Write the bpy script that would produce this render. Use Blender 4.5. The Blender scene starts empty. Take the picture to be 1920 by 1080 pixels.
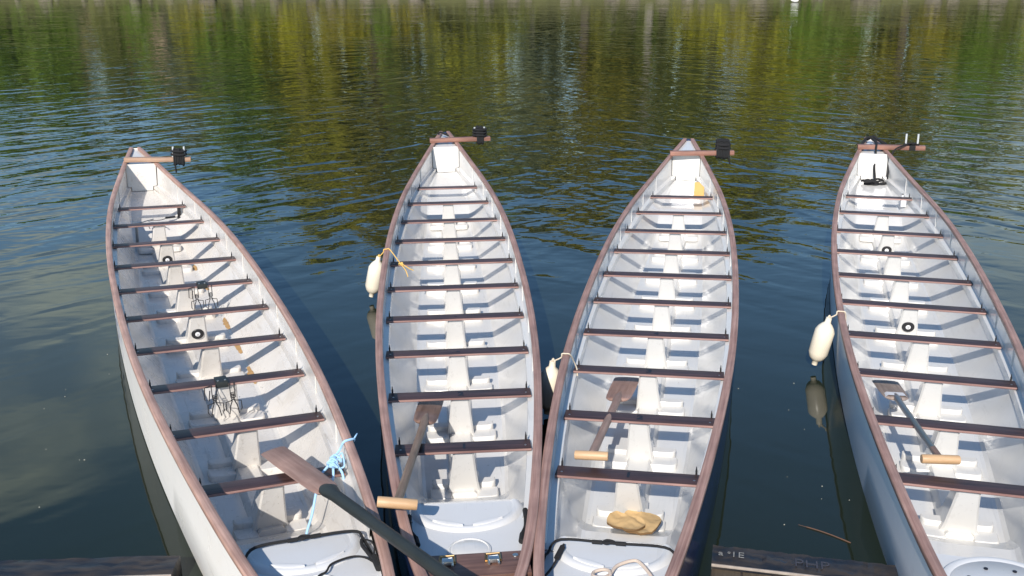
import bpy, bmesh, math, random
import numpy as np
from mathutils import Vector, Matrix, Euler, noise as mnoise
R = math.radians
random.seed(7)
SC = bpy.context.scene
COL = SC.collection

# ------------------------------------------------------------------ camera
cam = bpy.data.cameras.new('camera')
cam.sensor_fit = 'HORIZONTAL'; cam.sensor_width = 36.0
cam.lens = 1967.7 / 1920 * 36.0
cam.clip_start = 0.05; cam.clip_end = 3000
cam_ob = bpy.data.objects.new('camera', cam); COL.objects.link(cam_ob)
cam_ob.matrix_world = (Matrix.Translation((0, 0, 2.815)) @ Matrix.Rotation(R(90) - 0.301249, 4, 'X')
                       @ Matrix.Rotation(-0.0036337, 4, 'Z'))
SC.camera = cam_ob

# ------------------------------------------------------------------ light
SUN_DIR = Vector((-0.34, -1.50, 1.0)).normalized()       # towards the sun: behind and left of the camera
SUN_EL = math.asin(SUN_DIR.z); SUN_ROT = math.atan2(SUN_DIR.x, SUN_DIR.y)
sun = bpy.data.lights.new('sun', 'SUN'); sun.energy = 4.3; sun.angle = R(0.5); sun.color = (1.0, 0.94, 0.86)
sun_ob = bpy.data.objects.new('sun', sun); COL.objects.link(sun_ob)
sun_ob.rotation_euler = SUN_DIR.to_track_quat('Z', 'Y').to_euler()
sun_ob.location = (-6, -20, 14)

world = bpy.data.worlds.new('World'); SC.world = world; world.use_nodes = True
wn = world.node_tree.nodes; wl = world.node_tree.links
wn.clear()
w_out = wn.new('ShaderNodeOutputWorld'); w_bg = wn.new('ShaderNodeBackground')
sky = wn.new('ShaderNodeTexSky'); sky.sky_type = 'NISHITA'; sky.sun_disc = False
sky.sun_elevation = SUN_EL; sky.sun_rotation = SUN_ROT; sky.air_density = 1.0; sky.dust_density = 0.2; sky.ozone_density = 1.2
w_bg.inputs['Strength'].default_value = 0.122
# clouds laid out by sky direction
w_tc = wn.new('ShaderNodeTexCoord')
def w_node(t, **kw):
    n = wn.new(t)
    for k, v in kw.items(): setattr(n, k, v)
    return n
def cloud_bank(az, el, half_az, half_el):
    """soft elliptical patch of sky round a direction, 0..1"""
    d = Vector((math.sin(R(az)) * math.cos(R(el)), math.cos(R(az)) * math.cos(R(el)), math.sin(R(el))))
    side = Vector((math.cos(R(az)), -math.sin(R(az)), 0)); up = side.cross(d)
    out = None
    def dot(vec):
        n = w_node('ShaderNodeVectorMath', operation='DOT_PRODUCT'); n.inputs[1].default_value = vec
        wl.new(w_tc.outputs['Generated'], n.inputs[0]); return n.outputs['Value']
    def m(op, a, b):
        n = w_node('ShaderNodeMath', operation=op)
        for s, v in ((0, a), (1, b)):
            if isinstance(v, (int, float)): n.inputs[s].default_value = v
            else: wl.new(v, n.inputs[s])
        return n.outputs[0]
    a = m('DIVIDE', dot(side), math.sin(R(half_az))); b = m('DIVIDE', dot(up), math.sin(R(half_el)))
    r2 = m('ADD', m('MULTIPLY', a, a), m('MULTIPLY', b, b))
    front = m('GREATER_THAN', dot(d), 0.0)
    v = m('MULTIPLY', m('SUBTRACT', 1.0, r2), front)
    return m('MAXIMUM', v, 0.0), m
c1, m_ = cloud_bank(-31, 20, 15, 7.5)
c2, _ = cloud_bank(27, 10, 7, 9)
c3, _ = cloud_bank(-5, 52, 60, 14)
w_noise = w_node('ShaderNodeTexNoise'); w_noise.inputs['Scale'].default_value = 7.0; w_noise.inputs['Detail'].default_value = 6
w_map = w_node('ShaderNodeMapping'); w_map.inputs['Scale'].default_value = (1, 1, 2.4)
wl.new(w_tc.outputs['Generated'], w_map.inputs['Vector']); wl.new(w_map.outputs[0], w_noise.inputs['Vector'])
mask = m_('MAXIMUM', m_('MAXIMUM', c1, c2), m_('MULTIPLY', c3, 0.25))
nz = m_('MULTIPLY', m_('SUBTRACT', w_noise.outputs['Fac'], 0.42), 3.2)
mask = m_('MULTIPLY', m_('MINIMUM', m_('MULTIPLY', mask, 1.8), 1.0), m_('ADD', m_('MINIMUM', m_('MAXIMUM', nz, 0.0), 0.75), 0.25))
w_mix = w_node('ShaderNodeMix', data_type='RGBA')
wl.new(mask, w_mix.inputs['Factor'])
w_hsv = w_node('ShaderNodeHueSaturation'); w_hsv.inputs['Saturation'].default_value = 1.24
wl.new(sky.outputs[0], w_hsv.inputs['Color'])
wl.new(w_hsv.outputs[0], w_mix.inputs[6])
w_mix.inputs[7].default_value = (5.8, 6.8, 6.4, 1)
wl.new(w_mix.outputs[2], w_bg.inputs['Color']); wl.new(w_bg.outputs[0], w_out.inputs['Surface'])

SC.view_settings.view_transform = 'Standard'; SC.view_settings.look = 'None'
SC.view_settings.exposure = 0.37; SC.view_settings.gamma = 1.0
SC.view_settings.use_curve_mapping = False
SC.render.resolution_x = 1024; SC.render.resolution_y = 576
SC.render.engine = 'CYCLES'
SC.cycles.max_bounces = 8; SC.cycles.diffuse_bounces = 4; SC.cycles.glossy_bounces = 4
SC.cycles.use_denoising = True

# ------------------------------------------------------------------ materials
def new_mat(name):
    m = bpy.data.materials.new(name); m.use_nodes = True
    return m, m.node_tree.nodes, m.node_tree.links, m.node_tree.nodes['Principled BSDF']
def plain(name, col, rough=0.5, metal=0.0, var=0.15, scale=8.0, bump=0.0, spec=0.5, bscale=60):
    """one colour with a little blotchy variation and fine bump"""
    m, n, l, p = new_mat(name)
    tc = n.new('ShaderNodeTexCoord')
    t = n.new('ShaderNodeTexNoise'); t.inputs['Scale'].default_value = scale; t.inputs['Detail'].default_value = 5
    l.new(tc.outputs['Object'], t.inputs['Vector'])
    mx = n.new('ShaderNodeMix'); mx.data_type = 'RGBA'
    mx.inputs[6].default_value = tuple(c * (1 - var) for c in col) + (1,)
    mx.inputs[7].default_value = tuple(min(1, c * (1 + var)) for c in col) + (1,)
    l.new(t.outputs['Fac'], mx.inputs['Factor']); l.new(mx.outputs[2], p.inputs['Base Color'])
    p.inputs['Roughness'].default_value = rough; p.inputs['Metallic'].default_value = metal
    p.inputs['Specular IOR Level'].default_value = spec
    if bump:
        b = n.new('ShaderNodeBump'); b.inputs['Strength'].default_value = bump; b.inputs['Distance'].default_value = 0.004
        t2 = n.new('ShaderNodeTexNoise'); t2.inputs['Scale'].default_value = bscale; t2.inputs['Detail'].default_value = 4
        l.new(tc.outputs['Object'], t2.inputs['Vector']); l.new(t2.outputs['Fac'], b.inputs['Height']); l.new(b.outputs[0], p.inputs['Normal'])
    return m
def wood(name, dark, light, axis=0, grain=28, stretch=1.3, rough=0.55, blotch=0.35, bump=0.25, follow=None):
    m, n, l, p = new_mat(name)
    tc = n.new('ShaderNodeTexCoord')
    if follow: tc = n.new('ShaderNodeAttribute'); tc.attribute_name = follow
    src = tc.outputs['Vector' if follow else 'Object']; mp = n.new('ShaderNodeMapping')
    s = [grain, grain, grain]; s[axis] = stretch; mp.inputs['Scale'].default_value = s
    l.new(src, mp.inputs['Vector'])
    t = n.new('ShaderNodeTexNoise'); t.inputs['Scale'].default_value = 1.6; t.inputs['Detail'].default_value = 7; t.inputs['Roughness'].default_value = 0.65
    l.new(mp.outputs[0], t.inputs['Vector'])
    t2 = n.new('ShaderNodeTexNoise'); t2.inputs['Scale'].default_value = 5.0; t2.inputs['Detail'].default_value = 4
    oi = n.new('ShaderNodeObjectInfo'); ad = n.new('ShaderNodeVectorMath'); ad.operation = 'ADD'
    l.new(src, ad.inputs[0]); l.new(oi.outputs['Location'], ad.inputs[1]); l.new(ad.outputs[0], t2.inputs['Vector'])
    l.new(ad.outputs[0], mp.inputs['Vector'])
    r = n.new('ShaderNodeValToRGB'); r.color_ramp.elements[0].position = 0.32; r.color_ramp.elements[1].position = 0.68
    r.color_ramp.elements[0].color = (*dark, 1); r.color_ramp.elements[1].color = (*light, 1)
    l.new(t.outputs['Fac'], r.inputs[0])
    mx = n.new('ShaderNodeMix'); mx.data_type = 'RGBA'; mx.blend_type = 'MULTIPLY'; mx.inputs['Factor'].default_value = blotch
    l.new(r.outputs[0], mx.inputs[6])
    r2 = n.new('ShaderNodeValToRGB'); r2.color_ramp.elements[0].position = 0.35; r2.color_ramp.elements[1].position = 0.65
    r2.color_ramp.elements[0].color = (0.45, 0.42, 0.42, 1); r2.color_ramp.elements[1].color = (1.25, 1.2, 1.15, 1)
    l.new(t2.outputs['Fac'], r2.inputs[0]); l.new(r2.outputs[0], mx.inputs[7])
    l.new(mx.outputs[2], p.inputs['Base Color']); p.inputs['Roughness'].default_value = rough
    b = n.new('ShaderNodeBump'); b.inputs['Strength'].default_value = bump; b.inputs['Distance'].default_value = 0.002
    l.new(t.outputs['Fac'], b.inputs['Height']); l.new(b.outputs[0], p.inputs['Normal'])
    return m
def gelcoat(name, clean, grime, amount, rough=0.1, wrinkle=0.12, spec=.5):
    """glossy painted glass fibre, with grime blotches and faint weave wrinkles"""
    m, n, l, p = new_mat(name)
    tc = n.new('ShaderNodeTexCoord')
    t = n.new('ShaderNodeTexNoise'); t.inputs['Scale'].default_value = 2.2; t.inputs['Detail'].default_value = 8; t.inputs['Roughness'].default_value = 0.68
    l.new(tc.outputs['Object'], t.inputs['Vector'])
    r = n.new('ShaderNodeValToRGB'); r.color_ramp.elements[0].position = 0.46; r.color_ramp.elements[1].position = 0.80
    r.color_ramp.elements[0].color = (0, 0, 0, 1); r.color_ramp.elements[1].color = (amount, amount, amount, 1)
    l.new(t.outputs['Fac'], r.inputs[0])
    mx = n.new('ShaderNodeMix'); mx.data_type = 'RGBA'
    mx.inputs[6].default_value = (*clean, 1); mx.inputs[7].default_value = (*grime, 1)
    l.new(r.outputs[0], mx.inputs['Factor'])
    # small specks of dirt
    s = n.new('ShaderNodeTexNoise'); s.inputs['Scale'].default_value = 55; s.inputs['Detail'].default_value = 2
    l.new(tc.outputs['Object'], s.inputs['Vector'])
    rs = n.new('ShaderNodeValToRGB'); rs.color_ramp.elements[0].position = 0.70; rs.color_ramp.elements[1].position = 0.78
    rs.color_ramp.elements[0].color = (0, 0, 0, 1); rs.color_ramp.elements[1].color = (amount * .9,) * 3 + (1,)
    l.new(s.outputs['Fac'], rs.inputs[0])
    mx2 = n.new('ShaderNodeMix'); mx2.data_type = 'RGBA'; l.new(rs.outputs[0], mx2.inputs['Factor'])
    l.new(mx.outputs[2], mx2.inputs[6]); mx2.inputs[7].default_value = (*[c * .55 for c in grime], 1)
    sm_ = n.new('ShaderNodeMapping'); sm_.inputs['Scale'].default_value = (38, 3.2, 20); sm_.inputs['Rotation'].default_value = (0, 0, .5); l.new(tc.outputs['Object'], sm_.inputs[0])
    sc_ = n.new('ShaderNodeTexNoise'); sc_.inputs['Scale'].default_value = 1.0; sc_.inputs['Detail'].default_value = 6; sc_.inputs['Distortion'].default_value = .8; l.new(sm_.outputs[0], sc_.inputs[0])
    rc_ = n.new('ShaderNodeValToRGB'); rc_.color_ramp.elements[0].position = .60; rc_.color_ramp.elements[1].position = .74
    rc_.color_ramp.elements[0].color = (0, 0, 0, 1); rc_.color_ramp.elements[1].color = (amount * .8,) * 3 + (1,); l.new(sc_.outputs['Fac'], rc_.inputs[0])
    mx3 = n.new('ShaderNodeMix'); mx3.data_type = 'RGBA'; l.new(rc_.outputs[0], mx3.inputs['Factor'])
    l.new(mx2.outputs[2], mx3.inputs[6]); mx3.inputs[7].default_value = (*[c * .75 for c in grime], 1)
    l.new(mx3.outputs[2], p.inputs['Base Color'])
    rr = n.new('ShaderNodeMapRange'); rr.inputs['To Min'].default_value = rough; rr.inputs['To Max'].default_value = rough + 0.22
    l.new(t.outputs['Fac'], rr.inputs['Value']); l.new(rr.outputs[0], p.inputs['Roughness'])
    w = n.new('ShaderNodeTexNoise'); w.inputs['Scale'].default_value = 5.0; w.inputs['Detail'].default_value = 3; w.inputs['Distortion'].default_value = 1.2
    l.new(tc.outputs['Object'], w.inputs['Vector'])
    b = n.new('ShaderNodeBump'); b.inputs['Strength'].default_value = wrinkle * .5; b.inputs['Distance'].default_value = 0.03
    l.new(w.outputs['Fac'], b.inputs['Height']); l.new(b.outputs[0], p.inputs['Normal'])
    p.inputs['Specular IOR Level'].default_value = spec
    return m
M = {}
M['white1'] = gelcoat('aged_white_gelcoat', (.67, .64, .60), (.43, .37, .29), .55, .16)
M['white2'] = gelcoat('white_gelcoat', (.655, .638, .61), (.48, .46, .42), .35, .10)
M['white3'] = gelcoat('clean_white_gelcoat', (.655, .645, .622), (.51, .50, .475), .28, .08)
M['hull1'] = gelcoat('white_hull_gelcoat', (.86, .82, .77), (.62, .54, .44), .3, .14, .04, .05)
M['hull4'] = gelcoat('grey_white_hull_gelcoat', (.93, .905, .87), (.72, .70, .67), .25, .06, .03, .01)
M['navy'] = gelcoat('navy_hull_gelcoat', (.010, .022, .085), (.03, .05, .10), .5, .08, .04)
M['deck'] = gelcoat('pale_deck_gelcoat', (.63, .632, .632), (.52, .52, .51), .25, .22, .03)
M['rail'] = wood('weathered_pinkish_rail_wood', (.23, .118, .092), (.47, .295, .24), axis=1, grain=46, stretch=1.1, rough=.5, bump=.5, follow='grain')
M['rail_light'] = wood('sun_bleached_rail_wood', (.30, .165, .128), (.57, .37, .295), axis=1, grain=46, stretch=1.1, rough=.55, bump=.5, follow='grain')
M['bench'] = wood('dark_oiled_bench_wood', (.026, .014, .014), (.085, .047, .044), axis=0, grain=30, rough=.42)
M['bench_edge'] = wood('sunlit_bench_edge_wood', (.20, .105, .09), (.40, .25, .22), axis=0, grain=40, rough=.6)  # bench wood lightened in colour for the sun falling on the front edge
M['arm'] = wood('reddish_beam_wood', (.19, .085, .062), (.34, .175, .13), axis=0, grain=26, rough=.5)
M['arm_pale'] = wood('pale_weathered_beam_wood', (.28, .165, .11), (.48, .32, .22), axis=0, grain=26, rough=.6)
M['board'] = wood('brown_board_wood', (.09, .045, .035), (.22, .12, .09), axis=0, grain=24, rough=.45)
M['blade'] = wood('worn_brown_blade_wood', (.15, .085, .062), (.30, .19, .145), axis=1, grain=24, rough=.55, blotch=.5)
M['blade_pink'] = wood('pinkish_brown_blade_wood', (.26, .145, .11), (.42, .27, .215), axis=1, grain=26, rough=.55)
M['blade_grey'] = wood('greyed_blade_wood', (.20, .15, .125), (.36, .29, .25), axis=1, grain=30, rough=.6)
M['shaft'] = wood('brown_shaft_wood', (.17, .11, .075), (.33, .23, .165), axis=1, grain=30, rough=.5)
M['shaft_pink'] = wood('pinkish_shaft_wood', (.25, .15, .115), (.42, .28, .22), axis=1, grain=30, rough=.5)
M['handle'] = wood('pale_new_handle_wood', (.46, .275, .135), (.62, .405, .23), axis=0, grain=22, rough=.5, blotch=.12)
M['black'] = plain('black_plastic', (.012, .012, .014), .4)
M['webbing'] = plain('black_webbing', (.010, .010, .011), .85, bump=.5, bscale=200)
M['oar_black'] = plain('grey_black_painted_shaft', (.018, .021, .020), .5, var=.4, bump=.15)
M['metal'] = plain('galvanised_metal', (.55, .56, .56), .35, 1.0, bump=.1)
M['pin'] = plain('white_metal_pin', (.68, .70, .71), .35, .3)
M['steel_shaft'] = plain('dull_alloy_shaft', (.27, .28, .29), .3, .85, bump=.1)
M['brass'] = plain('brassy_metal', (.42, .28, .14), .32, 1.0)
M['vinyl'] = plain('cream_fender_vinyl', (.78, .70, .56), .32, var=.05, bump=.1, bscale=20)
M['rope_cream'] = plain('cream_rope', (.68, .58, .44), .9, bump=.8, bscale=300)
M['rope_orange'] = plain('faded_orange_rope', (.75, .47, .13), .9, bump=.8, bscale=300)
M['rope_blue'] = plain('pale_blue_rope', (.38, .62, .86), .8, bump=.8, bscale=300)
M['rope_beige'] = plain('beige_rope', (.58, .47, .38), .9, bump=.8, bscale=300)
M['cap_white'] = plain('white_plastic', (.72, .72, .73), .35)
M['foam'] = plain('tan_foam', (.52, .35, .165), .9, var=.12, scale=5, bump=.4, bscale=30)
M['foam_y'] = plain('yellow_foam', (.58, .35, .12), .9, var=.12, scale=9, bump=.4, bscale=30)
M['foam_dark'] = plain('dark_foam_edge', (.16, .09, .035), .95)
M['ink'] = plain('faded_blue_lettering', (.055, .085, .30), .5)
M['ink_dark'] = plain('dark_numeral_paint', (.010, .012, .02), .5)
M['pink_ink'] = plain('faint_pink_emblem', (.72, .62, .60), .35)
M['lip'] = M['deck']
M['rust'] = plain('rusty_stain', (.42, .25, .10), .6, var=.4, scale=20)

# ------------------------------------------------------------------ mesh helper
class MB:
    def __init__(s): s.v = []; s.f = []; s.m = []; s.cur = 0
    def add(s, verts, faces, mat=None):
        o = len(s.v); s.v += [tuple(v) for v in verts]
        s.f += [tuple(i + o for i in f) for f in faces]; s.m += [s.cur if mat is None else mat] * len(faces)
    def box(s, c, size, rot=None, mat=None, chamfer=0.0):
        bm = bmesh.new(); bmesh.ops.create_cube(bm, size=1.0)
        bmesh.ops.scale(bm, vec=size, verts=bm.verts)
        if chamfer: bmesh.ops.bevel(bm, geom=bm.edges[:], offset=chamfer, segments=2, profile=.6, affect='EDGES', clamp_overlap=True)
        mx = Matrix.Translation(c)
        if rot is not None: mx = mx @ (rot.to_4x4() if isinstance(rot, Matrix) else Euler(rot).to_matrix().to_4x4())
        bmesh.ops.transform(bm, matrix=mx, verts=bm.verts)
        bm.verts.index_update()
        s.add([v.co for v in bm.verts], [[v.index for v in f.verts] for f in bm.faces], mat); bm.free()
    def tube(s, pts, r, n=8, mat=None, caps=True, smooth=True, flat=1.0):
        pts = [Vector(p) for p in pts]
        if smooth and len(pts) > 2:
            out = []
            for i in range(len(pts) - 1):
                p0 = pts[max(i - 1, 0)]; p1 = pts[i]; p2 = pts[i + 1]; p3 = pts[min(i + 2, len(pts) - 1)]
                for k in range(5):
                    t = k / 5
                    out.append(.5 * ((2 * p1) + (p2 - p0) * t + (2 * p0 - 5 * p1 + 4 * p2 - p3) * t * t + (3 * p1 - p0 - 3 * p2 + p3) * t ** 3))
            pts = out + [pts[-1]]
        rr = r if hasattr(r, '__len__') else None
        V = []; F = []; prev = None
        for i, p in enumerate(pts):
            d = (pts[min(i + 1, len(pts) - 1)] - pts[max(i - 1, 0)])
            if d.length < 1e-9: d = Vector((0, 0, 1))
            d.normalize()
            if prev is None:
                a = d.orthogonal().normalized()
            else:
                a = prev - d * prev.dot(d)
                a = a.normalized() if a.length > 1e-6 else d.orthogonal().normalized()
            prev = a; b = d.cross(a)
            q = (rr[min(int(i / max(1, len(pts) - 1) * (len(rr) - 1) + .5), len(rr) - 1)] if rr is not None else r)
            for k in range(n):
                t = 2 * math.pi * k / n
                V.append(p + a * (math.cos(t) * q) + b * (math.sin(t) * q * flat))
        for i in range(len(pts) - 1):
            for k in range(n):
                F.append((i * n + k, i * n + (k + 1) % n, (i + 1) * n + (k + 1) % n, (i + 1) * n + k))
        if caps:
            F.append(tuple(range(n))[::-1]); F.append(tuple((len(pts) - 1) * n + k for k in range(n)))
        s.add(V, F, mat)
    def loft(s, secs, closed=False, mat=None, cap=False):
        n = len(secs[0]); V = [p for sec in secs for p in sec]; F = []
        for i in range(len(secs) - 1):
            for k in range(n if closed else n - 1):
                F.append((i * n + k, i * n + (k + 1) % n, (i + 1) * n + (k + 1) % n, (i + 1) * n + k))
        if cap:
            F.append(tuple(range(n))[::-1]); F.append(tuple((len(secs) - 1) * n + k for k in range(n)))
        s.add(V, F, mat)
    def prism(s, outline, z0, z1, mat=None, mat_side=None, inset=0.0):
        """vertical prism over an xy outline; the top may be inset for a rounded edge"""
        n = len(outline); c = Vector((sum(p[0] for p in outline) / n, sum(p[1] for p in outline) / n))
        rings = [(z0, 0.0), (z1 - inset * .8, 0.0), (z1, inset)] if inset else [(z0, 0.0), (z1, 0.0)]
        V = []
        for z, ins in rings:
            for i in range(n):
                p = Vector(outline[i]); d = (c - p); L = d.length or 1
                q = p + d / L * ins
                V.append((q.x, q.y, z(q.x, q.y) if callable(z) else z))
        F = []
        for j in range(len(rings) - 1):
            for k in range(n): F.append((j * n + k, j * n + (k + 1) % n, (j + 1) * n + (k + 1) % n, (j + 1) * n + k))
        s.add(V, F, mat_side if mat_side is not None else mat)
        s.add(V[-n:], [tuple(range(n))], mat); s.add(V[:n], [tuple(range(n))[::-1]], mat)
    def lathe(s, prof, n=16, mx=None, mat=None):
        V = []; F = []
        for r, z in prof:
            for k in range(n):
                t = 2 * math.pi * k / n; p = Vector((r * math.cos(t), r * math.sin(t), z)); V.append(mx @ p if mx else p)
        for i in range(len(prof) - 1):
            for k in range(n): F.append((i * n + k, i * n + (k + 1) % n, (i + 1) * n + (k + 1) % n, (i + 1) * n + k))
        F.append(tuple(range(n))[::-1]); F.append(tuple((len(prof) - 1) * n + k for k in range(n)))
        s.add(V, F, mat)
    def build(s, name, mats, parent=None, sharp=35, fix=True):
        me = bpy.data.meshes.new(name); me.from_pydata(s.v, [], s.f)
        mats = mats if isinstance(mats, (list, tuple)) else [mats]
        for m in mats: me.materials.append(m)
        me.polygons.foreach_set('material_index', s.m)
        if fix:
            bm = bmesh.new(); bm.from_mesh(me); bmesh.ops.recalc_face_normals(bm, faces=bm.faces); bm.to_mesh(me); bm.free()
        me.polygons.foreach_set('use_smooth', [True] * len(me.polygons))
        me.set_sharp_from_angle(angle=R(sharp)); me.update()
        o = bpy.data.objects.new(name, me); COL.objects.link(o)
        if parent: o.parent = parent
        return o
def tag(o, label=None, cat=None, group=None, kind=None):
    if label: o['label'] = label
    if cat: o['category'] = cat
    if group: o['group'] = group
    if kind: o['kind'] = kind
    return o
def empty(name, loc=(0, 0, 0), rot=(0, 0, 0)):
    o = bpy.data.objects.new(name, None); o.empty_display_size = .2; o.location = loc; o.rotation_euler = rot
    COL.objects.link(o); return o
def text_part(name, body, size, loc, rot, mat, parent, ext=.0006, bold=.0):
    cu = bpy.data.curves.new(name, 'FONT'); cu.body = body; cu.size = size; cu.align_x = 'CENTER'; cu.align_y = 'CENTER'
    cu.extrude = ext; cu.offset = bold; cu.materials.append(mat)
    t = bpy.data.objects.new(name, cu); me = bpy.data.meshes.new_from_object(t); bpy.data.objects.remove(t); bpy.data.curves.remove(cu)
    me.name = name; o = bpy.data.objects.new(name, me); o.location = loc; o.rotation_euler = rot; COL.objects.link(o); o.parent = parent
    return o

# ------------------------------------------------------------------ boat lines (x across, y along with bench 1 at 0 and the far tip positive, z up from the water)
UC = np.array([-2.4, -1.6, -.8, 0, 1.5, 3, 4.5, 5.6, 6.75, 7.4, 8.0, 8.6])
WC = np.array([-.168, .173, .334, .427, .541, .578, .557, .5005, .3976, .3055, .2103, .1082])
ZC = np.array([.177, .170, .164, .160, .143, .141, .157, .163, .1715, .2105, .2615, .3125])
BK = np.array([.036, .018, .0076, -.0025, -.0063, -.0096, -.0077, -.0036, .0076, .0166])
BW = np.array([.368, .434, .481, .512, .531, .536, .523, .495, .446, .345])
def cubic(xc, yc, x):
    N = len(xc); h = np.diff(xc); A = np.zeros((N, N)); b = np.zeros(N); A[0, 0] = A[-1, -1] = 1
    for i in range(1, N - 1):
        A[i, i - 1] = h[i - 1]; A[i, i] = 2 * (h[i - 1] + h[i]); A[i, i + 1] = h[i]
        b[i] = 6 * ((yc[i + 1] - yc[i]) / h[i] - (yc[i] - yc[i - 1]) / h[i - 1])
    Mm = np.linalg.solve(A, b); x = np.asarray(x, float)
    i = np.clip(np.searchsorted(xc, x) - 1, 0, N - 2); t = x - xc[i]; hi = h[i]
    return yc[i] + t * ((yc[i + 1] - yc[i]) / hi - hi * (2 * Mm[i] + Mm[i + 1]) / 6) + t * t * Mm[i] / 2 + t ** 3 * (Mm[i + 1] - Mm[i]) / (6 * hi)
U0, U1, UP = -2.12, 8.83, 8.06
def Wf(u):
    if u < -1.55: return max(.05, .186 - (-1.55 - u) * .235)
    return float(cubic(UC, WC, u))
def Zf(u): return .30 + float(cubic(UC, ZC, max(u, -2.2)))
def Bf(u): return .30 + float(np.interp(u, np.arange(10) * .75, BK))
def sm(a, b, x):
    t = min(1, max(0, (x - a) / (b - a))); return t * t * (3 - 2 * t)
def Ff(u):
    f = -.03 + .20 * sm(5.95, 6.75, u) + .07 * sm(6.75, 8.1, u) + .105 * sm(.07, -.09, u)
    return f
def Kf(u): return -.10 + .25 * max(0, (u - 6.3) / 2.5) + .22 * max(0, (-.2 - u) / 1.9) ** 1.3
def outer_sec(u):
    W = Wf(u); Z = Zf(u); K = Kf(u); zc = min(K + .10, Z - .1)
    zc = max(zc, K + .05)
    return [(W - .006, Z - .012), (W - .010, Z - .05), (W * .985 - .006, (Z + zc) / 2), (W * .965 - .006, zc), (W * .86, zc - .055), (W * .6, K + .015), (0, K)]
def inner_sec(u):
    W = Wf(u); Z = Zf(u); F = Ff(u); B = Bf(u)
    c = .30 * W / .578
    if u > 6.0: c = c + (max(.02, W - .06) - c) * sm(6.0, 8.0, u) * .6
    zl = B - .021
    pts = [(W - .036, Z - .012), (W - .040, zl + .012), (W - .046, zl), (W - .082, zl - .003), (W - .086, zl - .035), (W - .078, zl - .06),
           (c + .02, F + .028), (c, F + .010), (c - .02, F), (0, F)]
    out = []; mn = 1e9
    for i, (x, z) in enumerate(pts):
        x = max(x, .001 if i < 9 else 0); z = max(z, F + (9 - i) * .004 if i < 9 else F)
        x = min(x, mn); mn = x
        out.append((x, z))
    return out
US = np.unique(np.concatenate([np.linspace(U0, -1.0, 10), np.linspace(-1.0, 8.0, 74), np.linspace(8.0, U1, 9)]))
def water_half(u):
    s = outer_sec(u)
    for (x0, z0), (x1, z1) in zip(s, s[1:]):
        if z0 >= 0 >= z1: t = z0 / (z0 - z1) if z0 != z1 else 0; return x0 + (x1 - x0) * t
    return 0.0
BOATS = {1: (-1.21817, 4.74694, .40076, .0020137, -.0309244), 2: (-.261452, 5.124158, .0703754, .0047124, .0107405),
         3: (.586902, 4.787095, -.1942057, .0011992, .0194028), 4: (2.262095, 4.671832, -.259664, .0065729, .0026489)}
def boat_matrix(i):
    x, y, th, pi_, ro = BOATS[i]
    return Matrix.Translation((x, y, 0)) @ Euler((pi_, -ro, th)).to_matrix().to_4x4()

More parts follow.
